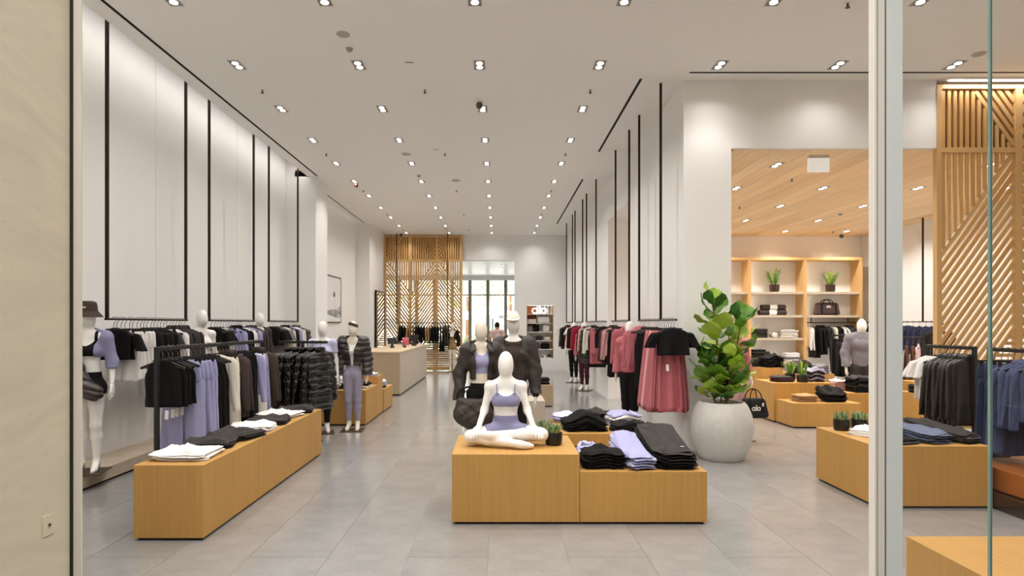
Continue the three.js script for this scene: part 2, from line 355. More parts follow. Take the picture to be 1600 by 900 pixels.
{ // speakers, detectors, cameras, diffusers
  const disc = (x, y, d, r, label, name = 'ceiling_speaker', cat = 'speaker') => { const o = thing(name, label, cat, [x, y, d]); part('grille', lathe([[0, -0.012], [r * 0.9, -0.012], [r, -0.004], [r, 0]], 28), std(0xbfb6aa, 0.8), o); part('bezel', new THREE.TorusGeometry(r, 0.006, 6, 28).rotateX(PI / 2), std(0xd2cabf, 0.7), o); };
  disc(-1.81, CEIL, 6.9, 0.075, 'round flush speaker in the ceiling, beside the cash-side spots'); disc(-1.83, CEIL, 11.75, 0.09, 'round flush speaker half way down the ceiling'); disc(6.0, CEIL, 7.4, 0.075, 'round flush speaker seen through the glass');
  disc(-1.0, CEIL, 13.9, 0.1, 'dark round grille over the mid aisle', 'ceiling_vent', 'vent');
  disc(-1.85, CEIL, 21.0, 0.08, 'round flush speaker near the slatted back screen');
  const det = (x, y, d, label) => { const o = thing('smoke_detector', label, 'detector', [x, y, d]); part('base', cyl(0.05, 0.055, 0.012, 0, -0.012, 0), M.white, o); part('sensor', lathe([[0, -0.05], [0.025, -0.05], [0.04, -0.03], [0.042, -0.012]], 20), std(0xa9a196, 0.6), o); };
  det(-1.8, CEIL, 13.4, 'small round smoke detector half way down the white ceiling'); det(-1.82, CEIL, 7.23, 'small round smoke detector near the first spots'); det(7.5, SOFFIT, 13.0, 'round smoke detector in the timber ceiling');
  const cam = (x, y, d, label) => { const o = thing('ceiling_camera', label, 'camera', [x, y, d]); part('mount', cyl(0.05, 0.055, 0.03, 0, -0.03, 0), M.white, o); part('dome', new THREE.SphereGeometry(0.055, 20, 12).translate(0, -0.07, 0), phys(0x3a1f12, 0.12, { clearcoat: 1 }), o); };
  cam(-0.29, CEIL, 8.95, 'dark dome camera over the middle of the aisle'); cam(-3.39, CEIL, 14.1, 'dark dome camera near the coved wall'); cam(-3.6, CEIL, 21.9, 'dark dome camera above the slatted back screen'); cam(9.2, SOFFIT, 15.9, 'dark dome camera above the bookcase');
  for (const [x, d, l] of [[-1.15, 7.64, 'thin air slot in the ceiling over the central table'], [-1.2, 11.45, 'thin air slot half way down the ceiling']]) { const o = thing('air_slot', l, 'vent', [x, CEIL, d]); part('bezel', bx(-0.055, 0.055, -0.004, 0, -0.014, 0.014), std(0xb9b0a4, 0.8), o); part('opening', bx(-0.048, 0.048, -0.005, -0.003, -0.006, 0.006), std(0x857c70, 0.9), o); }
  const s = thing('hanging_sign', 'blank white sign box hanging from the timber ceiling', 'sign', [4.62, 3.95, 8.56]);
  part('panel', new RoundedBoxGeometry(0.31, 0.2, 0.03, 2, 0.006).translate(0, 0.1, 0), std(0xf4f4f0, 0.4, { emissive: new THREE.Color(1, 1, 0.97), emissiveIntensity: 0.25 }), s); part('mount', bx(-0.15, 0.15, 0.2, 0.24, -0.02, 0.02), std(0xd9d7d2, 0.5), s);
  const h = thing('led_batten', 'slim linear lamp along the ceiling above the big slatted screen', 'lamp', [7.2, 0, 8.12]);
  part('channel', bx(-1.05, 1.05, 5.1, 5.13, -0.03, 0.03), M.white, h); part('tube', bx(-1.03, 1.03, 5.085, 5.1, -0.015, 0.015), M.glow, h);
  areaLight(2.06, 0.03, 45, [7.2, 5.08, -8.12], [7.2, 0, -8.12]);
}
// ---------------------------------------------------------------- plinths
function plinth(label, x0, x1, d0, d1, h, { mat = M.oak, name = 'display_plinth', base = 0 } = {}) {
  const cx = (x0 + x1) / 2, cd = (d0 + d1) / 2, o = thing(name, label, 'plinth', [cx, base, cd]);
  const g = bx(x0, x1, 0.022, h, d0, d1, 0.003); const uv = g.attributes.uv, s = rnd() * 3;
  for (let i = 0; i < uv.count; i++) uv.setXY(i, uv.getX(i) * 0.8 + s, uv.getY(i) * 0.55 + s * 0.7);
  part('box', g.translate(-cx, 0, cd), mat, o);
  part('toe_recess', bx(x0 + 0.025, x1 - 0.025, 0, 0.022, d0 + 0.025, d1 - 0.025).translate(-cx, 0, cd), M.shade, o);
  return o;
}
plinth('short oak plinth at the near end of the long display row', -2.95, -2.385, 4.79, 5.885, 0.612);
plinth('long oak plinth continuing the display row toward the puffer rack', -2.95, -2.385, 5.89, 7.98, 0.612);
plinth('tall oak plinth under the seated mannequin', -0.408, 0.708, 5.18, 6.08, 0.615);
plinth('low oak plinth beside the seated mannequin, with four piles of leggings', 0.712, 1.824, 5.18, 6.13, 0.464);
plinth('oak plinth behind the low one, carrying black and striped piles', 0.62, 1.61, 6.14, 7.15, 0.62);
plinth('pale taupe plinth behind the two standing mannequins', -0.53, 0.73, 9.3, 10.0, 0.55, { mat: M.taupePale });
plinth('small taupe plinth with black clothes behind the standing male mannequin', 0.72, 1.16, 12.6, 13.1, 0.46, { mat: M.taupe });
plinth('wide oak plinth behind the mannequin in lilac leggings', -3.45, -2.3, 10.26, 11.29, 0.61);
plinth('higher oak plinth behind the wide one, near the cash desk', -3.1, -2.305, 11.3, 11.8, 0.76);
plinth('small low oak plinth next to the cash desk corner', -2.75, -2.29, 11.84, 12.8, 0.455);
plinth('large oak plinth behind the glass with two black pots', 3.59, 4.69, 5.63, 6.70, 0.592);
plinth('low oak plinth in the shop window, empty and close to the glass', 2.6, 4.9, 3.12, 3.78, 0.4);
plinth('low oak plinth with brown and black folded piles before the bookcase', 4.97, 6.12, 10.0, 10.62, 0.42);
plinth('stepped-up oak plinth behind the low one before the bookcase', 4.93, 6.0, 10.63, 11.4, 0.70);
plinth('oak plinth under the black pile beside the grey hooded mannequin', 6.1, 7.0, 10.4, 11.1, 0.545);
plinth('oak plinth glimpsed between mullion and white tees', 6.95, 7.6, 9.7, 10.3, 0.60);
plinth('tall oak plinth glimpsed behind the white tees', 7.3, 7.75, 10.35, 10.8, 0.74);
{
  const o = thing('display_drum', 'round oak drum plinth near the bookcase, topped with dark clothes', 'plinth', [5.27, 0, 11.85]);
  const g = new THREE.CylinderGeometry(0.37, 0.37, 0.89, 48, 1).translate(0, 0.465, 0);
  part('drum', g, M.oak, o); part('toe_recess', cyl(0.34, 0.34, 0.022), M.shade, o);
}
{
  const o = thing('rack_bench', 'dark-based timber bench under the navy sweatshirts', 'bench', [5.2, 0, 5.7]);
  part('box', bx(-0.42, 0.6, 0.16, 0.37, -0.55, 0.75, 0.004), std(0xc28f60, 0.35, { map: oakMap }), o); part('base', bx(-0.5, 0.6, 0, 0.15, -0.6, 0.75, 0.004), phys(0x2a1710, 0.25, { clearcoat: 0.4 }), o);
}
{ // cash desk
  const o = thing('cash_desk', 'long taupe cash desk with a pale side panel', 'desk', [0, 0, 0]);
  part('front', bx(-3.55, -2.44, 0.03, 1.04, 14.6, 20.0, 0.004), M.taupe, o);
  part('side_panel', bx(-2.44, -2.42, 0.03, 1.04, 14.605, 19.995, 0.003), M.taupePale, o);
  part('counter', bx(-3.56, -2.41, 1.04, 1.08, 14.59, 20.01, 0.004), std(0xcdb696, 0.5), o);
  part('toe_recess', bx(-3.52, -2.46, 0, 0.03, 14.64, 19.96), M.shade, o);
  const t = thing('till_screen', 'small black till screen on the cash desk', 'till', [-3.05, 1.08, 17.0], 0.6);
  part('screen', new RoundedBoxGeometry(0.3, 0.2, 0.015, 2, 0.005).rotateX(-0.3).translate(0, 0.2, 0), M.black, t); part('stand', cyl(0.07, 0.02, 0.13), M.black, t);
  const c = thing('card_reader', 'black card reader lying at the cash desk edge', 'card reader', [-2.75, 1.08, 17.3], 0.3);
  part('body', new RoundedBoxGeometry(0.09, 0.05, 0.17, 2, 0.012).rotateX(0.5).translate(0, 0.06, 0), M.black, c);
  const f = thing('pink_box', 'bright pink carton standing on the cash desk', 'box', [-2.98, 1.08, 19.0], 0.2);
  part('carton', new RoundedBoxGeometry(0.2, 0.24, 0.12, 2, 0.006).translate(0, 0.12, 0), std(0xe2697c, 0.6), f); part('lid', new RoundedBoxGeometry(0.206, 0.05, 0.126, 2, 0.006).translate(0, 0.225, 0), std(0xeb8d97, 0.6), f);
  const g = thing('small_monitor', 'black monitor seen from behind on the cash desk', 'monitor', [-2.65, 1.08, 18.6], -0.5);
  part('panel', new RoundedBoxGeometry(0.34, 0.22, 0.02, 2, 0.005).rotateX(-0.35).translate(0, 0.24, 0), M.black, g); part('stand', cyl(0.09, 0.02, 0.17), M.black, g);
}
// ---------------------------------------------------------------- slatted timber screens
// one half of the fir-tree motif: post at u = 0, valley at u = W; every slat is a piece of its own
function screenHalf(parent, mat, X0, dir, W, S, uMax = W) {
  const { y1, y2, y3, pitch, slope, t, z, apex, apexLow } = S, pw = S.post;
  const add = (g) => part('slat', g, mat[Math.floor(rnd() * mat.length)], parent);
  const place = (ua, ya, ub, yb, tk = t) => {                              // a slat between two points of the pattern
    ub = Math.min(ub, uMax); if (ub - ua < 0.004 && Math.abs(yb - ya) < 0.02) return;
    const L = Math.hypot(ub - ua, yb - ya); if (L < 0.03) return;
    const g = new THREE.BoxGeometry(L, tk, S.depth); metreUV(g);
    const uv = g.attributes.uv; for (let i = 0; i < uv.count; i++) uv.setXY(i, uv.getY(i) * 3 + X0, uv.getX(i) * 0.6);
    g.rotateZ(Math.atan2(yb - ya, (ub - ua) * dir)).translate(X0 + dir * (ua + ub) / 2, (ya + yb) / 2, z); add(g);
  };
  const uIn = pw / 2;
  // upright slats above the fir's boundary, in both panels
  for (let u = W - pitch * 0.6; u > uIn; u -= pitch) {
    if (u > uMax) continue;
    const yb = apex - slope * u; if (y2 - 0.06 > yb + 0.06) place(u, Math.max(yb + 0.06, y1), u + 0.0001, y2);
    const yt = S.veeLow + slope * u; const top = Math.min(yt, y3); if (top - 0.05 > y2) place(u, y2, u + 0.0001, top);
  }
  // sloping slats of the fir
  const step = pitch * 1.06 * Math.hypot(1, slope);
  for (let c = apex; c > y1 - 0.02; c -= step) {
    const yStart = Math.min(c - slope * uIn, y2);
    if (c > apexLow) { const ub = Math.min(W, uMax), yLow = c - slope * ub; yLow > y1 ? place(uIn, c - slope * uIn, ub, yLow, t * 1.15) : place(uIn, c - slope * uIn, (c - y1) / slope, y1, t * 1.15); }
  }
  // level slats at the foot
  for (let y = y1 + pitch * 0.5; y < apexLow - 0.1; y += pitch) { const ub = Math.min(W, uMax, (apexLow - y) / slope); if (ub > uIn + 0.02) place(uIn, y, ub, y); }
  // rising slats of the upper panel
  for (let c = S.veeLow + 0.05; c < y3; c += step) {
    const a = c + slope * uIn; if (a < y2) continue; const ub = Math.min(W, uMax, (y3 - c) / slope); if (ub > uIn + 0.02) place(uIn, a, ub, c + slope * ub, t * 1.15);
  }
}
const slatMats = [0xffffff, 0xf6ead9, 0xfff7ea].map((h) => std(h, 0.55, { map: oakMap }));
{
  const o = thing('slatted_screen', 'tall oak slatted screen of chevrons seen through the shop glass', 'screen', [0, 0, 0]);
  const S = { y1: 0.12, y2: 4.17, y3: 5.02, pitch: 0.083, slope: 1.41, t: 0.046, depth: 0.026, z: -8.23, post: 0.09, apex: 4.2, apexLow: 1.72, veeLow: 4.12 };
  const X = 7.2, W = 1.08;
  screenHalf(o, slatMats, X, -1, W, S); screenHalf(o, slatMats, X, 1, W, S, 0.62);
  const bar = (...b) => part('rail', bx(...b, 0.003), M.oakPale, o);
  part('post', bx(X - 0.05, X + 0.05, 0.02, 5.07, 8.195, 8.265, 0.003), M.oakPale, o); part('post', bx(6.06, 6.13, 0.0, 5.07, 8.19, 8.27, 0.003), M.oakPale, o); part('post', bx(7.8, 7.86, 0.0, 5.07, 8.19, 8.27, 0.003), M.oakPale, o);
  bar(6.13, 7.8, 5.01, 5.07, 8.19, 8.27); bar(6.13, 7.8, 4.13, 4.2, 8.2, 8.26); bar(6.13, 7.8, 0.02, 0.12, 8.19, 8.27);
}
{
  const o = thing('slatted_screen', 'floor-to-ceiling oak slatted screen at the far end, daylight behind it', 'screen', [0, 0, 0]);
  const S = { y1: 0.16, y2: 4.17, y3: 5.05, pitch: 0.085, slope: 1.41, t: 0.054, depth: 0.03, z: -22.4, post: 0.09, apex: 4.22, apexLow: 1.6, veeLow: 4.12 };
  screenHalf(o, slatMats, -4.27, 1, 0.93, S); screenHalf(o, slatMats, -2.33, -1, 1.0, S); screenHalf(o, slatMats, -2.33, 1, 0.92, S);
  for (const x of [-4.29, -3.34, -2.33, -1.41]) part('post', bx(x - 0.045, x + 0.045, 0.01, 5.1, 22.36, 22.44, 0.003), M.oakPale, o);
  for (const [a, b] of [[5.05, 5.11], [4.12, 4.2], [0.03, 0.16]]) part('rail', bx(-4.3, -1.37, a, b, 22.37, 22.43, 0.003), M.oakPale, o);
}
// ---------------------------------------------------------------- hanging rails and floor racks
const RAILS = {};
function wallRail(key, label, x, d0, d1, bars, { y = 1.81, along = 'z', top = CEIL + 0.12, bars2 } = {}) {
  const o = thing('hanging_rail', label, 'clothes rail', [0, 0, 0]);
  if (along === 'z') part('rail', bx(x - 0.012, x + 0.012, y - 0.012, y + 0.012, d0, d1, 0.003), M.bronze, o);
  else part('rail', bx(d0, d1, y - 0.012, y + 0.012, x - 0.012, x + 0.012, 0.003), M.bronze, o);
  for (const b of bars) part('drop_bar', along === 'z' ? bx(x - 0.016, x + 0.016, y, top, b - 0.016, b + 0.016, 0.003) : bx(b - 0.016, b + 0.016, y, top, x - 0.016, x + 0.016, 0.003), M.bronze, o);
  RAILS[key] = { x, d0, d1, y, along };
}
wallRail('L1', 'bronze rail hung by two bars, first along the coved wall', -4.38, 6.60, 8.34, [6.63, 8.30], { top: 5.77 });
wallRail('L2', 'bronze rail hung by two bars, second along the coved wall', -4.38, 8.93, 10.64, [8.97, 10.6], { top: 5.77 });
wallRail('L3', 'bronze rail hung by two bars, third along the coved wall', -4.38, 11.26, 12.97, [11.3, 12.93], { top: 5.77 });
wallRail('R1', 'bronze rail with long pink skirts beside the white pillar', 2.27, 7.56, 9.62, [8.30, 9.57], { top: CEIL - 0.001 });
wallRail('R2', 'bronze rail with pink sweaters before the doorway', 2.27, 10.26, 11.9, [10.3, 11.5], { top: CEIL - 0.001 });
wallRail('R3', 'bronze rail just beyond the doorway of the pink wall', 2.27, 12.5, 15.34, [13.8, 15.3], { top: CEIL - 0.001 });
wallRail('R4', 'bronze rail after the doorway rail on the pink wall', 2.27, 15.96, 17.64, [16.0, 17.6], { top: CEIL - 0.001 });
wallRail('R5', 'bronze rail last along the pink wall', 2.27, 18.16, 19.84, [18.2, 19.8], { top: CEIL - 0.001 });
wallRail('B1', 'bronze rail hung before the far slatted screen', 22.05, -3.8, -1.75, [-3.79, -1.9], { along: 'x', top: CEIL - 0.001 });
wallRail('S1', 'bronze rail hung near the side wall of the bookcase room', 9.7, 13.1, 15.6, [13.55, 15.3], { top: SOFFIT - 0.001 });
function floorRack(key, label, x0, d0, x1, d1, y, posts = [1, 1], r = 0.019, y0 = 0) {
  const o = thing('garment_rack', label, 'clothes rack', [0, 0, 0]);
  const dx = x1 - x0, dd = d1 - d0, L = Math.hypot(dx, dd), ang = Math.atan2(dd, dx);
  part('rail', new RoundedBoxGeometry(L + 2 * r, 2 * r, 2 * r, 2, 0.003).rotateY(ang).translate((x0 + x1) / 2, y, -(d0 + d1) / 2), M.black, o);
  const post = (x, d) => part('post', new RoundedBoxGeometry(2 * r, y - y0 - 0.02, 2 * r, 2, 0.003).rotateY(ang).translate(x, (y + y0 - 0.02) / 2 + 0.01, -d), M.black, o);
  if (posts[0]) post(x0, d0); if (posts[1]) post(x1, d1);
  const foot = (x, d) => part('foot', new RoundedBoxGeometry(0.035, 0.02, 0.42, 2, 0.003).rotateY(ang).translate(x, y0 + 0.01, -d), M.black, o);
  if (posts[0]) foot(x0, d0); if (posts[1]) foot(x1, d1);
  RAILS[key] = { x: x0, d0, x1, d1, y, along: 'free', x0 };
}
floorRack('F1', 'black square-tube rack standing behind the long oak plinths', -3.2, 5.55, -3.2, 8.03, 1.52);
floorRack('F2', 'short black rack of glossy puffers at the end of the plinth row', -3.22, 8.74, -2.52, 8.66, 1.49, [0, 0]);
{ const o = scene.children[scene.children.length - 1]; part('post', bx(-2.89, -2.853, 0.02, 1.48, 8.68, 8.717, 0.003), M.black, o); part('foot', bx(-3.1, -2.64, 0, 0.02, 8.5, 8.9, 0.004), M.black, o); }
floorRack('G1', 'short black rack with white tees behind the glass', 5.13, 7.1, 5.22, 6.5, 1.49, [1, 1]);
floorRack('G2', 'black rack with navy sweatshirts at the glass joint', 5.14, 6.2, 5.14, 5.0, 1.49, [1, 1], 0.019, 0.371);
floorRack('S2', 'small black floor rack in front of the bookcase', 7.1, 12.6, 7.75, 12.45, 1.52);
floorRack('S3', 'black floor rack with brown trousers, in the gap by the slatted screen', 7.35, 11.3, 7.85, 10.95, 1.5);
// ---------------------------------------------------------------- mirror, picture, niche, bookcase
{
  const m = thing('standing_mirror', 'tall dark-framed mirror leaning on the pier behind the cash desk', 'mirror', [-4.3, 0, 21.4], PI / 2);
  part('frame', mergeGeometries([bx(-0.75, -0.70, 0, 2.95, 0, 0.045), bx(0.70, 0.75, 0, 2.95, 0, 0.045), bx(-0.70, 0.70, 2.9, 2.95, 0, 0.045), bx(-0.70, 0.70, 0, 0.05, 0, 0.045)]).translate(0, 0, 0.045), M.bronze, m);
  part('mirror_glass', bx(-0.7, 0.7, 0.05, 2.9, 0.01, 0.02).translate(0, 0, 0.045), M.mirror, m);
  const a = thing('wall_picture', 'large framed black and white abstract print on the alcove wall', 'picture', [-4.775, 2.47, 16.9], PI / 2);
  const art = texture(256, (u, v) => {
    const s = fbm(u * 2.2, v * 2.6, 3, 4), hill = smooth(0.02, -0.02, v - (0.22 + 0.16 * Math.pow(Math.abs(u - 0.1), 1.2) + 0.05 * s)), low = smooth(0.01, -0.01, v - 0.12 - 0.03 * Math.sin(u * 6));
    const blob = smooth(0.10, 0.04, Math.hypot((u - 0.62) * 1.3, v - 0.62 + s * 0.15)), wisp = smooth(0.25, 0.5, fbm(u * 7, v * 7, 6, 4)) * smooth(0.3, 0, Math.hypot(u - 0.5, v - 0.85));
    let t = 0.93 - 0.09 * Math.abs(s); t = lerp(t, 0.62 + 0.4 * fbm(u * 10, v * 14, 2, 4), hill * 0.8); t = lerp(t, 0.92, low); t = lerp(t, 0.3, blob * 0.85); t = lerp(t, 0.5, wisp * 0.6); return t;
  });
  part('print', new THREE.BoxGeometry(1.86, 1.28, 0.012).translate(0, 0, 0.02), std(0xffffff, 0.6, { map: art }), a);
  part('frame', mergeGeometries([bx(-0.96, -0.93, -0.67, 0.67, -0.035, 0), bx(0.93, 0.96, -0.67, 0.67, -0.035, 0), bx(-0.93, 0.93, 0.64, 0.67, -0.035, 0), bx(-0.93, 0.93, -0.67, -0.64, -0.035, 0)]), M.bronze, a);
}
// three-letter mark: ring and stem, stem, ring - each letter a piece
function letters(parent, size, depth, mat, at = [0, 0, 0], turn = 0) {
  const g = new THREE.Group(); g.name = 'lettering'; g.position.set(...at); g.rotation.y = turn; parent.add(g);
  const ring = () => { const s = new THREE.Shape(); s.absarc(0, 0, size * 0.5, 0, 2 * PI); const h = new THREE.Path(); h.absarc(0, 0, size * 0.27, 0, 2 * PI, true); s.holes.push(h); return new THREE.ExtrudeGeometry(s, { depth, bevelEnabled: false, curveSegments: 20 }); };
  const stem = (x, y0, y1) => new THREE.BoxGeometry(size * 0.22, y1 - y0, depth).translate(x, (y0 + y1) / 2, depth / 2);
  part('letter', mergeGeometries([ring().toNonIndexed(), stem(size * 0.42, -size * 0.5, size * 0.5).toNonIndexed()]).translate(-size * 0.82, size * 0.5, 0), mat, g);
  part('letter', stem(0, 0, size * 1.45), mat, g);
  part('letter', ring().translate(size * 0.66, size * 0.5, 0), mat, g);
  return g;
}
{
  const n = thing('niche_shelf', 'recessed wall niche with five bright shelves of bags at the far wall', 'shelf unit', [1.575, 0, 22.5]);
  part('back_panel', bx(-0.5, 0.5, 0.46, 2.47, 0.36, 0.38), M.wall, n); part('side_panel', bx(-0.504, -0.48, 0.46, 2.47, 0.002, 0.38), M.oak, n); part('side_panel', bx(0.48, 0.504, 0.46, 2.47, 0.002, 0.38), M.oak, n);
  part('inlay_panel', bx(-0.48, -0.12, 1.6, 2.47, 0.33, 0.36), std(0xb0793f, 0.6, { map: oakMap }), n);
  for (const y of [0.46, 0.80, 1.13, 1.46, 1.79, 2.14]) part('shelf', bx(-0.48, 0.48, y - 0.012, y + 0.012, 0.01, 0.36), M.white, n);
  for (const x of [0.02, 0.14, 0.26, 0.38]) part('fin', bx(x - 0.02, x + 0.02, 2.15, 2.47, 0.3, 0.34), std(0x6d6459, 0.7), n);
  areaLight(0.9, 0.05, 14, [1.575, 2.45, -22.55], [1.575, 1, -22.7]);
  const s = thing('shop_sign', 'small white three-letter sign on the top niche shelf', 'sign', [1.575, 2.152, 22.62]);
  letters(s, 0.24, 0.05, std(0xffffff, 0.5, { emissive: new THREE.Color(1, 1, 1), emissiveIntensity: 0.25 }));
}
{
  const b = thing('bookcase', 'tall oak bookcase with white backs and warm lit uprights', 'bookcase', [0, 0, 0]);
  for (const x of [3.75, 5.25, 6.75, 8.25, 9.75]) part('upright', bx(x - 0.04, x + 0.04, 0, 3.55, 15.93, 16.37, 0.003), M.oakPale, b);
  part('top', bx(3.71, 9.79, 3.48, 3.56, 15.925, 16.37, 0.003), M.oakPale, b);
  part('back_panel', bx(3.75, 9.75, 0.02, 3.5, 16.37, 16.395), M.wall, b);
  for (let i = 0; i < 4; i++) {
    const a = 3.79 + 1.5 * i, ys = i === 3 ? [1.97, 2.6] : [0.72, 1.36, 1.97, 2.6];
    for (const y of ys) part('shelf', bx(a, a + 1.42, y - 0.035, y + 0.03, 15.95, 16.37, 0.003), M.beige, b);
    const sx = a + 0.002;
    part('led_strip', bx(sx, sx + 0.012, 0.1, 3.46, 16.32, 16.35), M.ledWarm, b);
    areaLight(0.03, 3.3, 13, [sx + 0.02, 1.8, -16.3], [sx + 1.2, 1.8, -16.15], new THREE.Color(1, 0.88, 0.72));
  }
  const r = thing('shelf_rail', 'short clothes rail fixed inside the widest bookcase bay', 'clothes rail', [0, 0, 0]);
  part('rail', rod([8.29, 1.8, -16.12], [9.71, 1.8, -16.12], 0.012), M.bronze, r);
  for (const x of [8.5, 9.5]) part('bracket', bx(x - 0.012, x + 0.012, 1.8, 1.935, 16.108, 16.132), M.bronze, r);
  RAILS.K1 = { x: 16.12, d0: 8.33, d1: 9.68, y: 1.8, along: 'x' };
}
// ---------------------------------------------------------------- hanging garments
// local frame: the rail's centre at the origin, width along x, front to +z, hanging down -y
const cache = new Map();
const cached = (k, f) => { if (!cache.has(k)) cache.set(k, f()); return cache.get(k); };
const hook = tube([[0, -0.105, 0], [0, -0.05, 0], [0.022, -0.012, 0], [0.014, 0.022, 0], [-0.012, 0.024, 0], [-0.022, 0.006, 0]], 0.0035, 20, 6);
const hangerGeo = (() => {
  const s = new THREE.Shape();
  s.moveTo(-0.215, -0.178); s.quadraticCurveTo(-0.1, -0.135, -0.03, -0.105); s.quadraticCurveTo(0, -0.092, 0.03, -0.105); s.quadraticCurveTo(0.1, -0.135, 0.215, -0.178);
  s.quadraticCurveTo(0.222, -0.19, 0.21, -0.196); s.quadraticCurveTo(0.1, -0.165, 0.03, -0.135); s.quadraticCurveTo(0, -0.125, -0.03, -0.135); s.quadraticCurveTo(-0.1, -0.165, -0.21, -0.196); s.quadraticCurveTo(-0.222, -0.19, -0.215, -0.178);
  return new THREE.ExtrudeGeometry(s, { depth: 0.012, bevelEnabled: true, bevelSize: 0.003, bevelThickness: 0.003, bevelSegments: 1, curveSegments: 6 }).translate(0, 0, -0.006);
})();
const clipGeo = mergeGeometries([new THREE.BoxGeometry(0.36, 0.014, 0.01).translate(0, -0.115, 0), new THREE.BoxGeometry(0.03, 0.06, 0.02).translate(-0.14, -0.14, 0), new THREE.BoxGeometry(0.03, 0.06, 0.02).translate(0.14, -0.14, 0)]);
const SEG = 36;
// one ring of a hanging sheet of cloth: half width w, half depth dz, folds that push front and back together
function ring(y, w, dz, fold, nf, ph, cx = 0, cz = 0, drop = 0, sq = 0.75) {
  const r = [];
  for (let i = 0; i < SEG; i++) {
    const t = i / SEG * 2 * PI, c = Math.cos(t), s = Math.sin(t), x = w * Math.sign(c) * Math.pow(Math.abs(c), sq), z = dz * Math.sign(s) * Math.pow(Math.abs(s), 0.7);
    const f = fold * (Math.sin(x / Math.max(w, 0.01) * nf + ph) + 0.4 * Math.sin(x / Math.max(w, 0.01) * nf * 2.3 + ph * 2.1));
    r.push([cx + x, y - drop * Math.abs(x), -(cz + z + f)]);
  }
  return r;
}
function topBody(v, { len = 0.62, w = 0.215, dz = 0.02, fold = 0.009, tank = false, wave = 0, quilt = 0, crop = 0 } = {}) {
  const ph = v * 2.1, R = [];
  const sh = tank ? 0.15 : w * 0.93;
  R.push(ring(-0.112, tank ? 0.1 : 0.06, 0.012, 0, 3, ph)); R.push(ring(-0.13, sh * 0.6, 0.018, 0, 3, ph)); R.push(ring(-0.158, sh * 0.9, dz, 0.002, 3, ph)); R.push(ring(-0.19, sh, dz, 0.004, 3, ph));
  const n = quilt ? 48 : 12;
  for (let i = 1; i <= n; i++) {
    const t = i / n, y = -0.19 - (len - 0.19) * t;
    const q = quilt ? 0.62 + 0.5 * Math.pow(Math.abs(Math.sin(t * quilt * PI)), 0.6) : 1;
    const ww = lerp(sh, w, smooth(0, 0.25, t)) * (1 - 0.04 * Math.sin(t * PI)) * (quilt ? 0.97 + 0.04 * q : 1);
    R.push(ring(y + 0.006 * Math.sin(t * 9 + ph), ww, dz * q * (1 + 0.35 * t), fold * (0.3 + t), quilt ? 5 : 4 + v, ph + t * 0.9));
  }
  R.push(ring(-len + 0.004, w * 0.9, dz * 0.6, fold, 4 + v, ph + 0.9));
  const g = loft(R); if (quilt) { crumple(g, 0.016, 10, v); crumple(g, 0.012, 26, v + 3); } else crumple(g, 0.003, 14, v); return g;
}
function crumple(g, a, f, s) {
  const p = g.attributes.position, n = g.attributes.normal;
  for (let i = 0; i < p.count; i++) { const k = a * (noise(p.getX(i) * f, p.getY(i) * f, p.getZ(i) * f + s * 7) + 0.5 * noise(p.getX(i) * f * 2.3, p.getY(i) * f * 2.3, s * 5 + p.getZ(i) * f)); p.setXYZ(i, p.getX(i) + n.getX(i) * k, p.getY(i) + n.getY(i) * k, p.getZ(i) + n.getZ(i) * k); }
  g.computeVertexNormals(); return g;
}
function sleeve(v, side, { len = 0.58, r = 0.062, quilt = 0, short = false, out = 0.07 } = {}) {
  const R = [], n = quilt ? 40 : 14, L = short ? 0.2 : len, ph = v * 1.7 + side;
  for (let i = 0; i <= n; i++) {
    const t = i / n, q = quilt ? 0.72 + 0.38 * Math.pow(Math.abs(Math.sin(t * quilt * PI)), 0.6) : 1;
    const rad = lerp(r, short ? r * 0.95 : r * 0.62, t) * q * (i === 0 ? 0.55 : 1), cx = side * (0.175 + (short ? 0.11 : out) * Math.pow(t, 0.8) + 0.01), cz = 0.022 * Math.sin(t * 2.4 + ph) + 0.012;
    R.push(ring(-0.165 - L * t, rad, rad * (quilt ? 0.55 : 0.42), 0.006 * t, 3, ph + t * 3, cx, cz, 0, 0.85));
  }
  return crumple(loft(R), quilt ? 0.007 : 0.004, quilt ? 26 : 18, v + side);
}
function legTube(v, side, { len = 0.95, w = 0.1, flare = 1, fold = 0.012 } = {}) {
  const R = [], n = 14, ph = v * 1.9 + side * 0.8;
  for (let i = 0; i <= n; i++) { const t = i / n; R.push(ring(-0.30 - (len - 0.30) * t, w * lerp(1, flare, t) * (i === 0 ? 0.9 : 1), 0.02 + 0.008 * t, fold * (0.4 + t), 2.6, ph + t * 1.3, side * (0.085 + 0.012 * t), 0.008 * side)); }
  return crumple(loft(R), 0.003, 12, v);
}
const waist = (v, w = 0.175) => crumple(loft([ring(-0.145, w * 0.93, 0.016, 0.003, 5, v), ring(-0.17, w, 0.019, 0.004, 5, v), ring(-0.24, w * 1.06, 0.024, 0.006, 4, v), ring(-0.33, w * 1.1, 0.026, 0.008, 4, v), ring(-0.36, w * 0.9, 0.018, 0.008, 4, v)]), 0.003, 14, v);
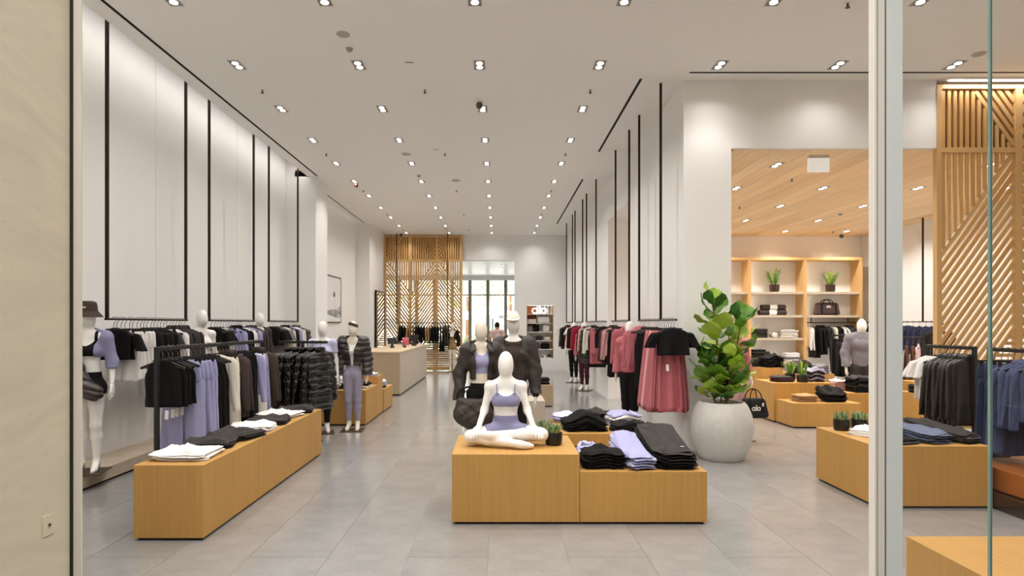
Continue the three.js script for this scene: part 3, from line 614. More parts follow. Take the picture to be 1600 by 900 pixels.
function skirtGeo(v, { len = 1.0, w0 = 0.17, w1 = 0.235, folds = 16, amp = 0.017 } = {}) {
  const R = [], n = 16, N = 96;
  for (let i = 0; i <= n; i++) {
    const t = i / n, r = [], w = lerp(w0, w1, Math.pow(t, 0.8)) * (i === n ? 0.96 : 1);
    for (let k = 0; k < N; k++) { const th = k / N * 2 * PI, c = Math.cos(th), s = Math.sin(th), rip = amp * (0.25 + t) * Math.sin(th * folds + 0.8 * Math.sin(th * 3 + v)); r.push([(w + rip * 0.5) * Math.sign(c) * Math.pow(Math.abs(c), 0.8), -0.14 - (len - 0.14) * t + 0.012 * Math.sin(th * 5 + v) * t, -((0.022 + 0.02 * t) * Math.sign(s) * Math.pow(Math.abs(s), 0.75) + rip * 0.8)]); }
    R.push(r);
  }
  return loft(R);
}
const hoodGeo = (v) => crumple(loft([ring(-0.085, 0.03, 0.02, 0, 3, v, 0, -0.02), ring(-0.09, 0.075, 0.045, 0, 3, v, 0, -0.02), ring(-0.125, 0.1, 0.06, 0.004, 3, v, 0, -0.015), ring(-0.175, 0.09, 0.05, 0.004, 3, v, 0, 0), ring(-0.215, 0.05, 0.025, 0, 3, v, 0, 0.01)]), 0.005, 16, v);
const collarGeo = (v, quilt) => crumple(loft([ring(-0.07, 0.062, quilt ? 0.05 : 0.03, 0, 3, v), ring(-0.088, 0.075, quilt ? 0.062 : 0.036, 0, 3, v), ring(-0.115, 0.082, quilt ? 0.062 : 0.036, 0.002, 3, v), ring(-0.15, 0.07, 0.03, 0.002, 3, v)]), 0.004, 16, v);
const tagGeo = new THREE.BoxGeometry(0.035, 0.085, 0.002);

// kind -> [name, words, category, builder of parts]
const KIND = {
  tee: ['hanging_tee', 'short-sleeved top', 'top', (v) => [['bodice', topBody(v, { len: 0.62 })], ['sleeve', sleeve(v, -1, { short: true })], ['sleeve', sleeve(v, 1, { short: true })]]],
  top: ['hanging_shirt', 'long-sleeved top', 'top', (v) => [['bodice', topBody(v, { len: 0.66 })], ['sleeve', sleeve(v, -1)], ['sleeve', sleeve(v, 1)]]],
  hoodie: ['hanging_hoodie', 'hooded sweatshirt', 'sweatshirt', (v) => [['bodice', topBody(v, { len: 0.66, dz: 0.03 })], ['sleeve', sleeve(v, -1, { r: 0.07 })], ['sleeve', sleeve(v, 1, { r: 0.07 })], ['hood', hoodGeo(v)]]],
  tank: ['hanging_vest', 'sleeveless top', 'top', (v) => [['bodice', topBody(v, { len: 0.56, tank: true, w: 0.185 })]]],
  crop: ['hanging_blouse', 'cropped lace top', 'top', (v) => [['bodice', topBody(v, { len: 0.46, w: 0.2, fold: 0.02 })], ['sleeve', sleeve(v, -1, { short: true })], ['sleeve', sleeve(v, 1, { short: true })]]],
  coat: ['hanging_jacket', 'long jacket', 'jacket', (v) => [['bodice', topBody(v, { len: 0.86, dz: 0.032, w: 0.225 })], ['sleeve', sleeve(v, -1, { r: 0.068, len: 0.62 })], ['sleeve', sleeve(v, 1, { r: 0.068, len: 0.62 })], ['collar', collarGeo(v)]]],
  pants: ['hanging_trousers', 'trousers', 'trousers', (v) => [['waistband', waist(v)], ['trouser_leg', legTube(v, -1)], ['trouser_leg', legTube(v, 1)]], 1],
  wide: ['hanging_trousers', 'wide trousers', 'trousers', (v) => [['waistband', waist(v)], ['trouser_leg', legTube(v, -1, { flare: 1.25, fold: 0.018, len: 1.05 })], ['trouser_leg', legTube(v, 1, { flare: 1.25, fold: 0.018, len: 1.05 })]], 1],
  short: ['hanging_trousers', 'cropped trousers', 'trousers', (v) => [['waistband', waist(v)], ['trouser_leg', legTube(v, -1, { len: 0.72, flare: 1.15, fold: 0.018 })], ['trouser_leg', legTube(v, 1, { len: 0.72, flare: 1.15, fold: 0.018 })]], 1],
  skirt: ['hanging_skirt', 'pleated long skirt', 'skirt', (v) => [['waistband', waist(v, 0.16)], ['pleats', skirtGeo(v, { len: 1.22, w1: 0.27, folds: 13, amp: 0.042 })]], 1],
  mini: ['hanging_skirt', 'pleated skirt', 'skirt', (v) => [['waistband', waist(v, 0.16)], ['pleats', skirtGeo(v, { len: 0.78, w1: 0.21 })]], 1],
  dress: ['hanging_dress', 'long dress', 'dress', (v) => [['bodice', topBody(v, { len: 1.05, tank: true, w: 0.2, fold: 0.02 })]]],
  puffer: ['hanging_puffer', 'puffer jacket', 'jacket', (v) => [['bodice', topBody(v, { len: 0.98, dz: 0.06, w: 0.27, quilt: 8, fold: 0.014 })], ['sleeve', sleeve(v, -1, { quilt: 6, r: 0.1, out: 0.12, len: 0.72 })], ['sleeve', sleeve(v, 1, { quilt: 6, r: 0.1, out: 0.12, len: 0.72 })], ['collar', collarGeo(v, 1)]]],
};
const COLOUR = {
  black: 'black', ink: 'jet', char: 'charcoal', brown: 'dark brown', grey: 'grey', white: 'white', cream: 'cream', lilac: 'lilac', lilacDeep: 'dusky lilac', lilacPale: 'pale lilac', pink: 'dusty pink', pinkPale: 'pale pink', rose: 'pale rose',
  crimson: 'crimson', burgundy: 'burgundy', navy: 'navy blue', navyDeep: 'dark navy', slate: 'slate blue', camel: 'camel', tan: 'tan', umber: 'rust brown', puffer: 'shiny black', pufferBrown: 'brown-black', leather: 'black leather-look', mauve: 'mauve',
};
const protos = new Map();
function garmentProto(kind, colour, v, tagged) {
  const k = [kind, colour, v, tagged].join('/');
  if (protos.has(k)) return protos.get(k).clone();
  const o = new THREE.Group(), K = KIND[kind];
  const h = part('hanger', K[4] ? clipGeo : hangerGeo, M.hanger, o); part('hook', hook, M.chrome, h);
  cached(kind + v, () => K[3](v)).forEach(([n, g]) => part(n, g, F[colour], o));
  if (tagged) part('price_tag', tagGeo.clone().translate(-0.1, -0.62, -0.05).rotateZ(0.05), M.paper, o);
  protos.set(k, o); return o.clone();
}
// list: 'kind colour count' groups hung in order from the near end of a rail
function hang(key, where, list, { from = 0.03, to = 0.97, flip = 0, tags = [], jitter = 1 } = {}) {
  const R = RAILS[key], items = [];
  for (const s of list) { const [k, c, n] = s.split(' '); for (let i = 0; i < +(n ?? 1); i++) items.push([k, c]); }
  items.forEach(([k, c], i) => {
    const t = items.length > 1 ? lerp(from, to, (i + 0.5 + rr(-0.14, 0.14) * jitter) / items.length) : 0.5 * (from + to);
    const K = KIND[k], o = garmentProto(k, c, i % 3, tags.includes(i) ? 1 : 0);
    o.name = numbered(K[0]); scene.add(o);
    const base = R.along === 'z' ? [R.x, lerp(R.d0, R.d1, t), 0] : R.along === 'x' ? [lerp(R.d0, R.d1, t), R.x, PI / 2] : [lerp(R.x0, R.x1, t), lerp(R.d0, R.d1, t), PI / 2 + Math.atan2(R.d1 - R.d0, R.x1 - R.x0)];
    o.position.set(base[0], R.y + 0.0, -base[1]); o.rotation.y = base[2] + flip + rr(-0.05, 0.05) * jitter;
    tag(o, `${COLOUR[c]} ${K[1]}, ${ORD[i]} hanger ${where}`, K[2], `clothes hung ${where}`);
  });
}
hang('L1', 'from the shopfront end of the first coved-wall rail', ['crop ink 2', 'short white 6', 'top black 5', 'tee char 1', 'pants black 1', 'top white 2', 'coat char 5'], { from: 0.06, tags: [1] });
hang('L2', 'from the shopfront end of the second coved-wall rail', ['crop ink 3', 'tank cream 2', 'pants lilac 1', 'top lilac 2', 'coat black 2', 'top white 2', 'top lilac 2', 'coat pufferBrown 2']);
hang('L3', 'from the shopfront end of the third coved-wall rail', ['crop ink 3', 'tee grey 2', 'top cream 2', 'coat black 2', 'top lilac 2', 'top white 2', 'puffer pufferBrown 2']);
hang('F1', 'from the shopfront on the rack behind long plinths', ['tank ink 4', 'wide lilac 5', 'dress black 3', 'top cream 1', 'wide cream 2', 'coat brown 2', 'wide black 4', 'top lilac 1', 'wide white 2', 'wide lilac 1', 'coat brown 2'], { from: 0.02, to: 0.98, tags: [0, 1, 2, 3, 14] });
hang('F2', 'from the coved wall on the short puffer rack', ['puffer puffer 5'], { from: 0.07, to: 0.95, jitter: 1.5, flip: -0.35 });
hang('R1', 'from the pillar on the long pink skirt rail', ['crop ink 2', 'skirt pink 3', 'skirt pinkPale 1', 'skirt pink 2', 'tank black 3', 'dress black 3', 'top pink 2', 'hoodie pink 2'], { tags: [0] });
hang('R2', 'from the pillar on the rail before the doorway', ['hoodie pink 2', 'mini pink 2', 'top black 1', 'short pink 2', 'dress black 2', 'top pinkPale 1', 'top pink 1', 'coat brown 2']);
hang('R3', 'from the pillar on the rail beyond the doorway', ['tank ink 3', 'short pink 3', 'pants pink 2', 'dress black 2', 'top cream 2', 'puffer pufferBrown 1', 'top white 2', 'mini crimson 3', 'top pinkPale 1', 'top black 2']);
hang('R4', 'from the doorway on the fourth pink-wall rail', ['top crimson 3', 'mini crimson 2', 'top black 3', 'tee white 1']);
hang('R5', 'from the doorway on the last pink-wall rail', ['mini crimson 2', 'top black 3', 'coat brown 2', 'tee cream 1']);
hang('B1', 'from the desk on the slatted screen rail', ['top black 3', 'top camel 1', 'pants tan 2', 'top black 4', 'top camel 2', 'top black 3', 'wide ink 2', 'coat brown 2'], { flip: 0 });
hang('K1', 'from the pillar on the rail inside the bookcase', ['top white 2', 'pants black 2', 'coat black 3', 'top char 2', 'top cream 2', 'top black 2', 'tee white 2', 'coat char 3']);
hang('S1', 'from the slatted screen on the side wall rail', ['top navyDeep 4', 'hoodie navyDeep 2', 'tee white 2', 'top black 4']);
hang('S2', 'from the pillar on the small bookcase rack', ['coat ink 4', 'coat cream 2', 'top black 2', 'top navyDeep 2'], { from: 0.05, to: 0.95 });
hang('S3', 'on the rack of brown trousers', ['hoodie rose 1', 'wide umber 4', 'top rose 1'], { from: 0.05, to: 0.95 });
hang('G1', 'from the screen on the short glass-side rack', ['tee white 3', 'coat leather 6'], { from: 0.04, to: 0.96 });
hang('G2', 'from the screen on the navy glass-side rack', ['wide navyDeep 2', 'wide navy 2', 'hoodie navy 4', 'dress ink 4', 'dress navyDeep 2'], { from: 0.02, to: 0.9 });
// ---------------------------------------------------------------- bodies: joined distance fields, meshed as one continuous skin
const smin = (a, b, k) => { const h = Math.max(k - Math.abs(a - b), 0) / k; return Math.min(a, b) - h * h * k * 0.25; };
// primitives: { a, b, ra, rb, k, fz } tapered capsules (fz flattens front to back about the axis) or { c, r:[x,y,z], k } ellipsoids
function primDistance(p) {
  if (p.c) { const [cx, cy, cz] = p.c, [rx, ry, rz] = p.r, s = Math.min(rx, ry, rz), tilt = p.tilt ?? 0, ct = Math.cos(tilt), st = Math.sin(tilt); return (x, y, z) => { const dy = y - cy, dz = z - cz, Y = dy * ct - dz * st, Z = dy * st + dz * ct; const k0 = Math.hypot((x - cx) / rx, Y / ry, Z / rz), k1 = Math.hypot((x - cx) / (rx * rx), Y / (ry * ry), Z / (rz * rz)); return k1 < 1e-6 ? -s : k0 * (k0 - 1) / k1; }; }
  const [ax, ay, az] = p.a, [bx_, by, bz] = p.b, f = p.fz ?? 1, dx = bx_ - ax, dy = by - ay, dz = bz - az, L2 = dx * dx + dy * dy + dz * dz || 1e-9;
  return (x, y, z) => {
    const px = x - ax, py = y - ay, pz = z - az, t = clamp((px * dx + py * dy + pz * dz) / L2, 0, 1);
    return Math.hypot(px - dx * t, py - dy * t, (pz - dz * t) / f) - (p.ra + (p.rb - p.ra) * t);
  };
}
function skin(prims, cell, post, pad = 0.03, bounds) {
  const lo = [1e9, 1e9, 1e9], hi = [-1e9, -1e9, -1e9];
  for (const p of prims) { const pts = p.c ? [[p.c, Math.max(...p.r)]] : [[p.a, p.ra], [p.b, p.rb]]; for (const [q, r] of pts) for (let k = 0; k < 3; k++) { lo[k] = Math.min(lo[k], q[k] - r - pad); hi[k] = Math.max(hi[k], q[k] + r + pad); } }
  if (bounds) for (let k = 0; k < 3; k++) { lo[k] = Math.max(lo[k], bounds[0][k]); hi[k] = Math.min(hi[k], bounds[1][k]); }
  const n = [0, 1, 2].map((k) => Math.ceil((hi[k] - lo[k]) / cell) + 2), [nx, ny, nz] = n, f = new Float32Array(nx * ny * nz).fill(0.2);
  for (const p of prims) {
    const d = primDistance(p), k = p.k ?? 0.03, r = (p.c ? Math.max(...p.r) : Math.max(p.ra, p.rb)) + k + 2.5 * cell, q = p.c ? [p.c] : [p.a, p.b];
    const i0 = [0, 1, 2].map((m) => clamp(Math.floor((Math.min(...q.map((e) => e[m])) - r - lo[m]) / cell), 0, n[m] - 1)), i1 = [0, 1, 2].map((m) => clamp(Math.ceil((Math.max(...q.map((e) => e[m])) + r - lo[m]) / cell), 0, n[m] - 1));
    for (let z = i0[2]; z <= i1[2]; z++) for (let y = i0[1]; y <= i1[1]; y++) for (let x = i0[0]; x <= i1[0]; x++) { const i = (z * ny + y) * nx + x; f[i] = smin(f[i], d(lo[0] + x * cell, lo[1] + y * cell, lo[2] + z * cell), k); }
  }
  if (post) for (let z = 0; z < nz; z++) for (let y = 0; y < ny; y++) for (let x = 0; x < nx; x++) { const i = (z * ny + y) * nx + x; if (f[i] < 0.12) f[i] = post(lo[0] + x * cell, lo[1] + y * cell, lo[2] + z * cell, f[i]); }
  // edges of the box stay outside, so that the skin closes
  for (let z = 0; z < nz; z++) for (let y = 0; y < ny; y++) for (let x = 0; x < nx; x++) if (!x || !y || !z || x === nx - 1 || y === ny - 1 || z === nz - 1) { const i = (z * ny + y) * nx + x; f[i] = Math.max(f[i], cell * 0.4); }
  const at = new Int32Array(nx * ny * nz).fill(-1), pos = [], idx = [];
  const st = [1, nx, nx * ny], C = [0, 1, nx, nx + 1, nx * ny, nx * ny + 1, nx * ny + nx, nx * ny + nx + 1];
  const E = [[0, 1], [2, 3], [4, 5], [6, 7], [0, 2], [1, 3], [4, 6], [5, 7], [0, 4], [1, 5], [2, 6], [3, 7]];
  for (let z = 0; z < nz - 1; z++) for (let y = 0; y < ny - 1; y++) for (let x = 0; x < nx - 1; x++) {
    const i = (z * ny + y) * nx + x; let m = 0; for (let c = 0; c < 8; c++) if (f[i + C[c]] < 0) m |= 1 << c;
    if (m === 0 || m === 255) continue;
    let sx = 0, sy = 0, sz = 0, k = 0;
    for (const [a, b] of E) { if (((m >> a) & 1) === ((m >> b) & 1)) continue; const fa = f[i + C[a]], fb = f[i + C[b]], t = fa / (fa - fb); sx += lerp(a & 1, b & 1, t); sy += lerp((a >> 1) & 1, (b >> 1) & 1, t); sz += lerp(a >> 2, b >> 2, t); k++; }
    at[i] = pos.length / 3; pos.push(lo[0] + (x + sx / k) * cell, lo[1] + (y + sy / k) * cell, lo[2] + (z + sz / k) * cell);
  }
  for (let z = 1; z < nz - 1; z++) for (let y = 1; y < ny - 1; y++) for (let x = 1; x < nx - 1; x++) {
    const i = (z * ny + y) * nx + x, s = f[i] < 0;
    for (let ax = 0; ax < 3; ax++) {
      if (s === (f[i + st[ax]] < 0)) continue;
      const u = st[(ax + 1) % 3], w = st[(ax + 2) % 3], a = at[i - u - w], b = at[i - w], c = at[i], d = at[i - u];
      if (a < 0 || b < 0 || c < 0 || d < 0) continue;
      s ? idx.push(a, b, c, a, c, d) : idx.push(a, c, b, a, d, c);
    }
  }
  const g = new THREE.BufferGeometry(); g.setAttribute('position', new THREE.Float32BufferAttribute(pos, 3));
  const uv = new Float32Array(pos.length / 3 * 2); for (let i = 0; i < pos.length / 3; i++) { uv[2 * i] = Math.atan2(pos[3 * i], pos[3 * i + 2]) * 0.3; uv[2 * i + 1] = pos[3 * i + 1]; }
  g.setAttribute('uv', new THREE.BufferAttribute(uv, 2)); g.setIndex(idx); g.computeVertexNormals(); return g;
}
const mir = (p) => [-p[0], p[1], p[2]];
// a relaxed hand: wrist at the origin, fingers down -y, palm to -z, thumb to +x
const handGeo = cached('hand', () => {
  const P = [], c = (a, b, ra, rb, k = 0.006, fz = 1) => P.push({ a, b, ra, rb, k, fz });
  c([0, 0.03, 0], [0, -0.01, 0], 0.024, 0.023, 0.02, 0.8);
  const kn = [[-0.029, -0.078, 0], [-0.010, -0.086, 0.003], [0.010, -0.087, 0.003], [0.029, -0.082, 0]], len = [0.056, 0.072, 0.078, 0.068];
  kn.forEach((q, i) => {
    c([q[0] * 0.5, -0.012, 0], q, 0.016, 0.0115, 0.018, 0.9);
    const m = [q[0] * 1.12, q[1] - len[i] * 0.52, q[2] - 0.006], e = [q[0] * 1.12, q[1] - len[i] * 0.95, q[2] - 0.026];
    c(q, m, 0.0098, 0.0085); c(m, e, 0.0085, 0.0066);
  });
  c([0.012, -0.018, -0.004], [0.04, -0.05, -0.014], 0.016, 0.0115, 0.014); c([0.04, -0.05, -0.014], [0.052, -0.078, -0.022], 0.0108, 0.0092); c([0.052, -0.078, -0.022], [0.053, -0.101, -0.03], 0.009, 0.007);
  return skin(P, 0.0034, null, 0.012);
});
function hand(at, dir, palm, side, s = 1) {               // side +1: thumb towards +x of the hand
  const y = new THREE.Vector3(...dir).normalize().negate(), z = new THREE.Vector3(...palm).negate(); z.addScaledVector(y, -z.dot(y)).normalize();
  const x = new THREE.Vector3().crossVectors(y, z), m = new THREE.Matrix4().makeBasis(x.multiplyScalar(side), y, z).scale(new THREE.Vector3(s, s, s)).setPosition(...at);
  const g = handGeo.clone().applyMatrix4(m);
  if (side < 0) { const a = g.index.array; for (let i = 0; i < a.length; i += 3) { const t = a[i]; a[i] = a[i + 1]; a[i + 1] = t; } g.computeVertexNormals(); }
  return g;
}
// ---- skeletons (metres, facing +z, feet at y = 0; x > 0 is the figure's own left arm)
const FEMALE = {
  head: [0, 1.69, 0.012], hr: [0.073, 0.116, 0.092], neckT: [0, 1.6, 0.0], neckB: [0, 1.49, -0.02], nr: 0.045, sh: [0.158, 1.45, -0.02], el: [0.212, 1.18, -0.045], wr: [0.232, 0.945, 0.02],
  chest: 1.36, chestR: 0.118, waist: 1.13, waistR: 0.098, hip: 0.95, hipR: 0.138, hj: [0.082, 0.9, 0], kn: [0.075, 0.5, 0.012], an: [0.07, 0.115, -0.02], toe: [0.082, 0.022, 0.125], ar: [0.044, 0.036, 0.023], lr: [0.086, 0.053, 0.034], bust: 1,
};
const MALE = {
  head: [0, 1.735, 0.012], hr: [0.08, 0.122, 0.1], neckT: [0, 1.64, 0], neckB: [0, 1.53, -0.02], nr: 0.056, sh: [0.19, 1.49, -0.02], el: [0.262, 1.2, -0.04], wr: [0.275, 0.945, 0.03],
  chest: 1.38, chestR: 0.142, waist: 1.13, waistR: 0.125, hip: 0.96, hipR: 0.138, hj: [0.088, 0.91, 0], kn: [0.09, 0.5, 0.012], an: [0.095, 0.1, -0.02], toe: [0.105, 0.025, 0.13], ar: [0.054, 0.045, 0.03], lr: [0.092, 0.06, 0.04], bust: 0,
};
function bones(J) {
  const B = [], add = (tagName, a, b, ra, rb, k = 0.04, fz = 1) => B.push({ t: tagName, a, b, ra, rb, k, fz });
  B.push({ t: 'head', c: J.head, r: J.hr, k: 0.03 }); B.push({ t: 'head', c: [J.head[0], J.head[1] - J.hr[1] * 0.45, J.head[2] + J.hr[2] * 0.22], r: [J.hr[0] * 0.72, J.hr[1] * 0.62, J.hr[2] * 0.7], k: 0.05 });
  add('neck', J.neckT, J.neckB, J.nr, J.nr * 1.1, 0.05);
  const F = 0.68, yc = J.chest;
  add('torso', [0, J.sh[1] - 0.03, -0.01], [0, yc - 0.05, 0], J.chestR * 0.82, J.chestR, 0.06, F); add('torso', [0, yc - 0.05, 0], [0, J.waist, 0], J.chestR * 0.98, J.waistR, 0.06, F); add('torso', [0, J.waist, 0], [0, J.hip, -0.008], J.waistR, J.hipR, 0.06, F);
  add('torso', mir(J.sh), J.sh, J.ar[0] * 1.02, J.ar[0] * 1.02, 0.06);
  for (const m of [(p) => p, mir]) {
    const L = m(J.sh)[0] > 0 ? 'L' : 'R';
    add('torso', J.neckB, m(J.sh), J.nr, J.ar[0] * 0.8, 0.06);
    if (J.bust) B.push({ t: 'torso', c: m([0.062, J.chest - 0.055, 0.066]), r: [0.058, 0.056, 0.05], k: 0.05 }); else B.push({ t: 'torso', c: m([0.075, J.chest - 0.01, 0.062]), r: [0.085, 0.07, 0.045], k: 0.06 });
    B.push({ t: 'torso', c: m([0.065, J.hip - 0.055, -0.055]), r: [0.075, 0.08, 0.07], k: 0.05 });
    add('armU' + L, m(J.sh), m(J.el), J.ar[0], J.ar[1], 0.035); add('armL' + L, m(J.el), m(J.wr), J.ar[1], J.ar[2], 0.03);
    add('legU', m(J.hj), m(J.kn), J.lr[0], J.lr[1], 0.04);
    const cf = [lerp(J.kn[0], J.an[0], 0.32), lerp(J.kn[1], J.an[1], 0.32), lerp(J.kn[2], J.an[2], 0.32) - 0.014];
    add('legL', m(J.kn), m(cf), J.lr[1] * 0.95, J.lr[1] * 0.98, 0.03); add('legL', m(cf), m(J.an), J.lr[1] * 0.95, J.lr[2], 0.03);
    add('foot', m(J.an), m([J.an[0] * 1.03, 0.045, J.an[2] - 0.02]), J.lr[2], 0.028, 0.02); add('foot', m([J.an[0], J.an[1] - 0.02, J.an[2] + 0.01]), m([J.toe[0], J.toe[1] + 0.012, J.toe[2] - 0.05]), 0.034, 0.032, 0.025); add('foot', m([J.toe[0], J.toe[1] + 0.012, J.toe[2] - 0.05]), m(J.toe), 0.032, 0.02, 0.02);
  }
  return B;
}
const pick = (B, re, grow = 0, f) => B.filter((b) => re.test(b.t)).map((b) => { const q = { ...b }; const g = typeof grow === 'function' ? grow(b) : grow; if (q.c) q.r = q.r.map((r) => r + g); else { q.ra += g; q.rb += g; if (f) f(q); } return q; });
const standing = (key, J, hands = 'LR') => cached('body' + key, () => {
  const parts_ = [skin(bones(J), 0.0115)];
  for (const s of [1, -1]) if (hands.includes(s > 0 ? 'L' : 'R')) {
    const w = s > 0 ? J.wr : mir(J.wr), e = s > 0 ? J.el : mir(J.el);
    parts_.push(hand([w[0], w[1] - 0.012, w[2]], [(w[0] - e[0]) * 0.7, w[1] - e[1], (w[2] - e[2]) * 0.8], [-s, 0, -0.15], s > 0 ? 1 : -1, J === MALE || J.big ? 1.08 : 0.96));
  }
  return mergeGeometries(parts_.map((g) => { const c = new THREE.BufferGeometry(); for (const k of ['position', 'normal', 'uv']) c.setAttribute(k, g.attributes[k]); c.setIndex([...g.index.array]); return c; }));
});
// ---- clothes as skins grown off the same bones
const wear = {
  leggings: (key, J, { top = 1.04, foot = 0.16, grow = 0.006 } = {}) => cached('legg' + key + top + grow, () => skin([...pick(bones(J), /leg|torso/, grow)], 0.011, (x, y, z, d) => Math.max(d, y - top, foot - y), 0.03, [[-0.4, foot - 0.03, -0.3], [0.4, top + 0.03, 0.3]])),
  tank: (key, J, { hem = 1.17, scoop = 0.1, neck = 1.43, strap = 0.105, grow = 0.006 } = {}) => cached('tank' + key + hem + neck, () => skin(pick(bones(J), /torso/, grow), 0.009, (x, y, z, d) => {
    const ax = Math.abs(x), top = ax < strap - 0.035 ? neck - (z > 0 ? 0.02 : -0.02) - 0.05 * (1 - (ax / (strap - 0.035)) ** 2) : 1.52;
    return Math.max(d, y - top, hem - y, (ax - strap - 0.28 * Math.max(0, neck - 0.02 - y)) * 0.9);
  }, 0.02, [[-0.3, hem - 0.03, -0.3], [0.3, 1.56, 0.3]])),
  tee: (key, J, { hem = 1.0, cuff = 0.16, neck = 1.475, grow = 0.014, fold = 0.004 } = {}) => cached('tee' + key + hem + cuff, () => skin(pick(bones(J), /torso|armU/, (b) => grow + (/arm/.test(b.t) ? 0.006 : 0)), 0.01, (x, y, z, d) => {
    const cutArm = Math.abs(x) > J.sh[0] - 0.02 ? (J.sh[1] - cuff - y) * 0.97 : -1;
    return Math.max(d + fold * Math.sin(y * 60 + x * 25 + z * 20) * smooth(1.3, 1.05, y), hem - y, cutArm, y - (neck + 0.6 * Math.max(0, Math.hypot(x, z) - 0.075)));
  }, 0.03, [[-0.5, hem - 0.03, -0.35], [0.5, 1.58, 0.35]])),
  // long-sleeved jacket: open sets the half gap at the front (0 = closed)
  jacket: (key, J, { hem = 0.98, open = 0, openLow, grow = 0.024, quilt = 0, cuffY, collar = 0.05, neck = 1.5, fold = 0.006 } = {}) => cached('jkt' + key + hem + open + grow + quilt, () => {
    const P = pick(bones(J), /torso|arm/, (b) => grow + (/arm/.test(b.t) ? grow * 0.55 : 0));
    if (collar) for (const s of [1, -1]) { P.push({ t: 'c', a: [0, J.neckB[1] + 0.035, -0.075], b: [s * 0.075, J.neckB[1] + 0.02, -0.02], ra: 0.02 + grow * 0.3, rb: 0.02 + grow * 0.3, k: 0.03 }); P.push({ t: 'c', a: [s * 0.075, J.neckB[1] + 0.02, -0.02], b: [s * (0.05 + open * 0.5), J.neckB[1] - 0.035, 0.075], ra: 0.02 + grow * 0.3, rb: 0.018 + grow * 0.3, k: 0.03 }); }
    const low = openLow ?? open;
    return skin(P, 0.01, (x, y, z, d) => {
      if (quilt) d += 0.02 * (1 - Math.pow(Math.abs(Math.sin((y + 0.02 * Math.sin(x * 9)) * PI / quilt)), 0.55)) - 0.006 + 0.006 * noise(x * 22, y * 22, z * 22);
      else d += fold * (noise(x * 9 + 3, y * 7, z * 9) + 0.6 * Math.sin(y * 38 + x * 30 + 4 * noise(x * 6, y * 6, z * 6)) * 0.5);
      const ax = Math.abs(x), arm = ax > J.sh[0] - 0.005, hemD = arm ? (cuffY ?? J.wr[1]) - 0.005 - y : hem - y;
      const gap = lerp(low, open, smooth(hem, 1.4, y)) + (open ? 0.05 * smooth(1.36, 1.5, y) : 0);
      let o = Math.max(d, hemD, y - (neck + 0.07));
      if (open) o = Math.max(o, Math.min(gap - ax, z - 0.01) );
      const core = Math.hypot(x, (z + 0.01) * 1.1) - 0.052; if (y > neck - 0.06) o = Math.max(o, -core);
      return o;
    }, 0.04, [[-0.55, Math.min(hem, cuffY ?? J.wr[1]) - 0.04, -0.4], [0.55, neck + 0.1, 0.4]]);
  }),
  hood: (J) => cached('hood' + J.neckB[1], () => skin([{ a: [-0.085, J.neckB[1] + 0.02, -0.03], b: [0, J.neckB[1] + 0.02, -0.1], ra: 0.045, rb: 0.055, k: 0.04 }, { a: [0.085, J.neckB[1] + 0.02, -0.03], b: [0, J.neckB[1] + 0.02, -0.1], ra: 0.045, rb: 0.055, k: 0.04 }, { a: [0.085, J.neckB[1] + 0.02, -0.03], b: [0.03, J.neckB[1] - 0.02, 0.075], ra: 0.04, rb: 0.028, k: 0.04 }, { a: [-0.085, J.neckB[1] + 0.02, -0.03], b: [-0.03, J.neckB[1] - 0.02, 0.075], ra: 0.04, rb: 0.028, k: 0.04 }], 0.01)),
  cap: (J) => cached('cap' + J.head[1], () => { const [hx, hy, hz] = J.head, [rx, ry, rz] = J.hr; return skin([{ c: [hx, hy, hz - 0.003], r: [rx + 0.011, ry + 0.012, rz + 0.012], k: 0.01 }], 0.006, (x, y, z, d) => Math.max(d, hy + 0.025 - y)); }),
  visor: (J) => { const [, hy, hz] = J.head, [rx, , rz] = J.hr, s = new THREE.Shape(); s.moveTo(-rx * 0.98, 0); s.quadraticCurveTo(-rx * 0.95, rz * 1.25, 0, rz * 1.3); s.quadraticCurveTo(rx * 0.95, rz * 1.25, rx * 0.98, 0); s.quadraticCurveTo(0, rz * 0.75, -rx * 0.98, 0); return new THREE.ExtrudeGeometry(s, { depth: 0.006, bevelEnabled: true, bevelSize: 0.002, bevelThickness: 0.002, bevelSegments: 1 }).rotateX(PI / 2).rotateX(0.22).translate(0, hy + 0.04, hz + rz * 0.42); },
};
function mannequin(label, pos, turn, geo, mat, { plate = true, group } = {}) {
  const o = thing('mannequin', label, 'mannequin', pos, turn, group);
  part('body', geo, mat, o);
  if (plate) part('base_plate', new RoundedBoxGeometry(0.36, 0.012, 0.36, 2, 0.004).translate(0, 0.006, 0.03), M.plate, o);
  return o;
}
const K0 = new THREE.Group();
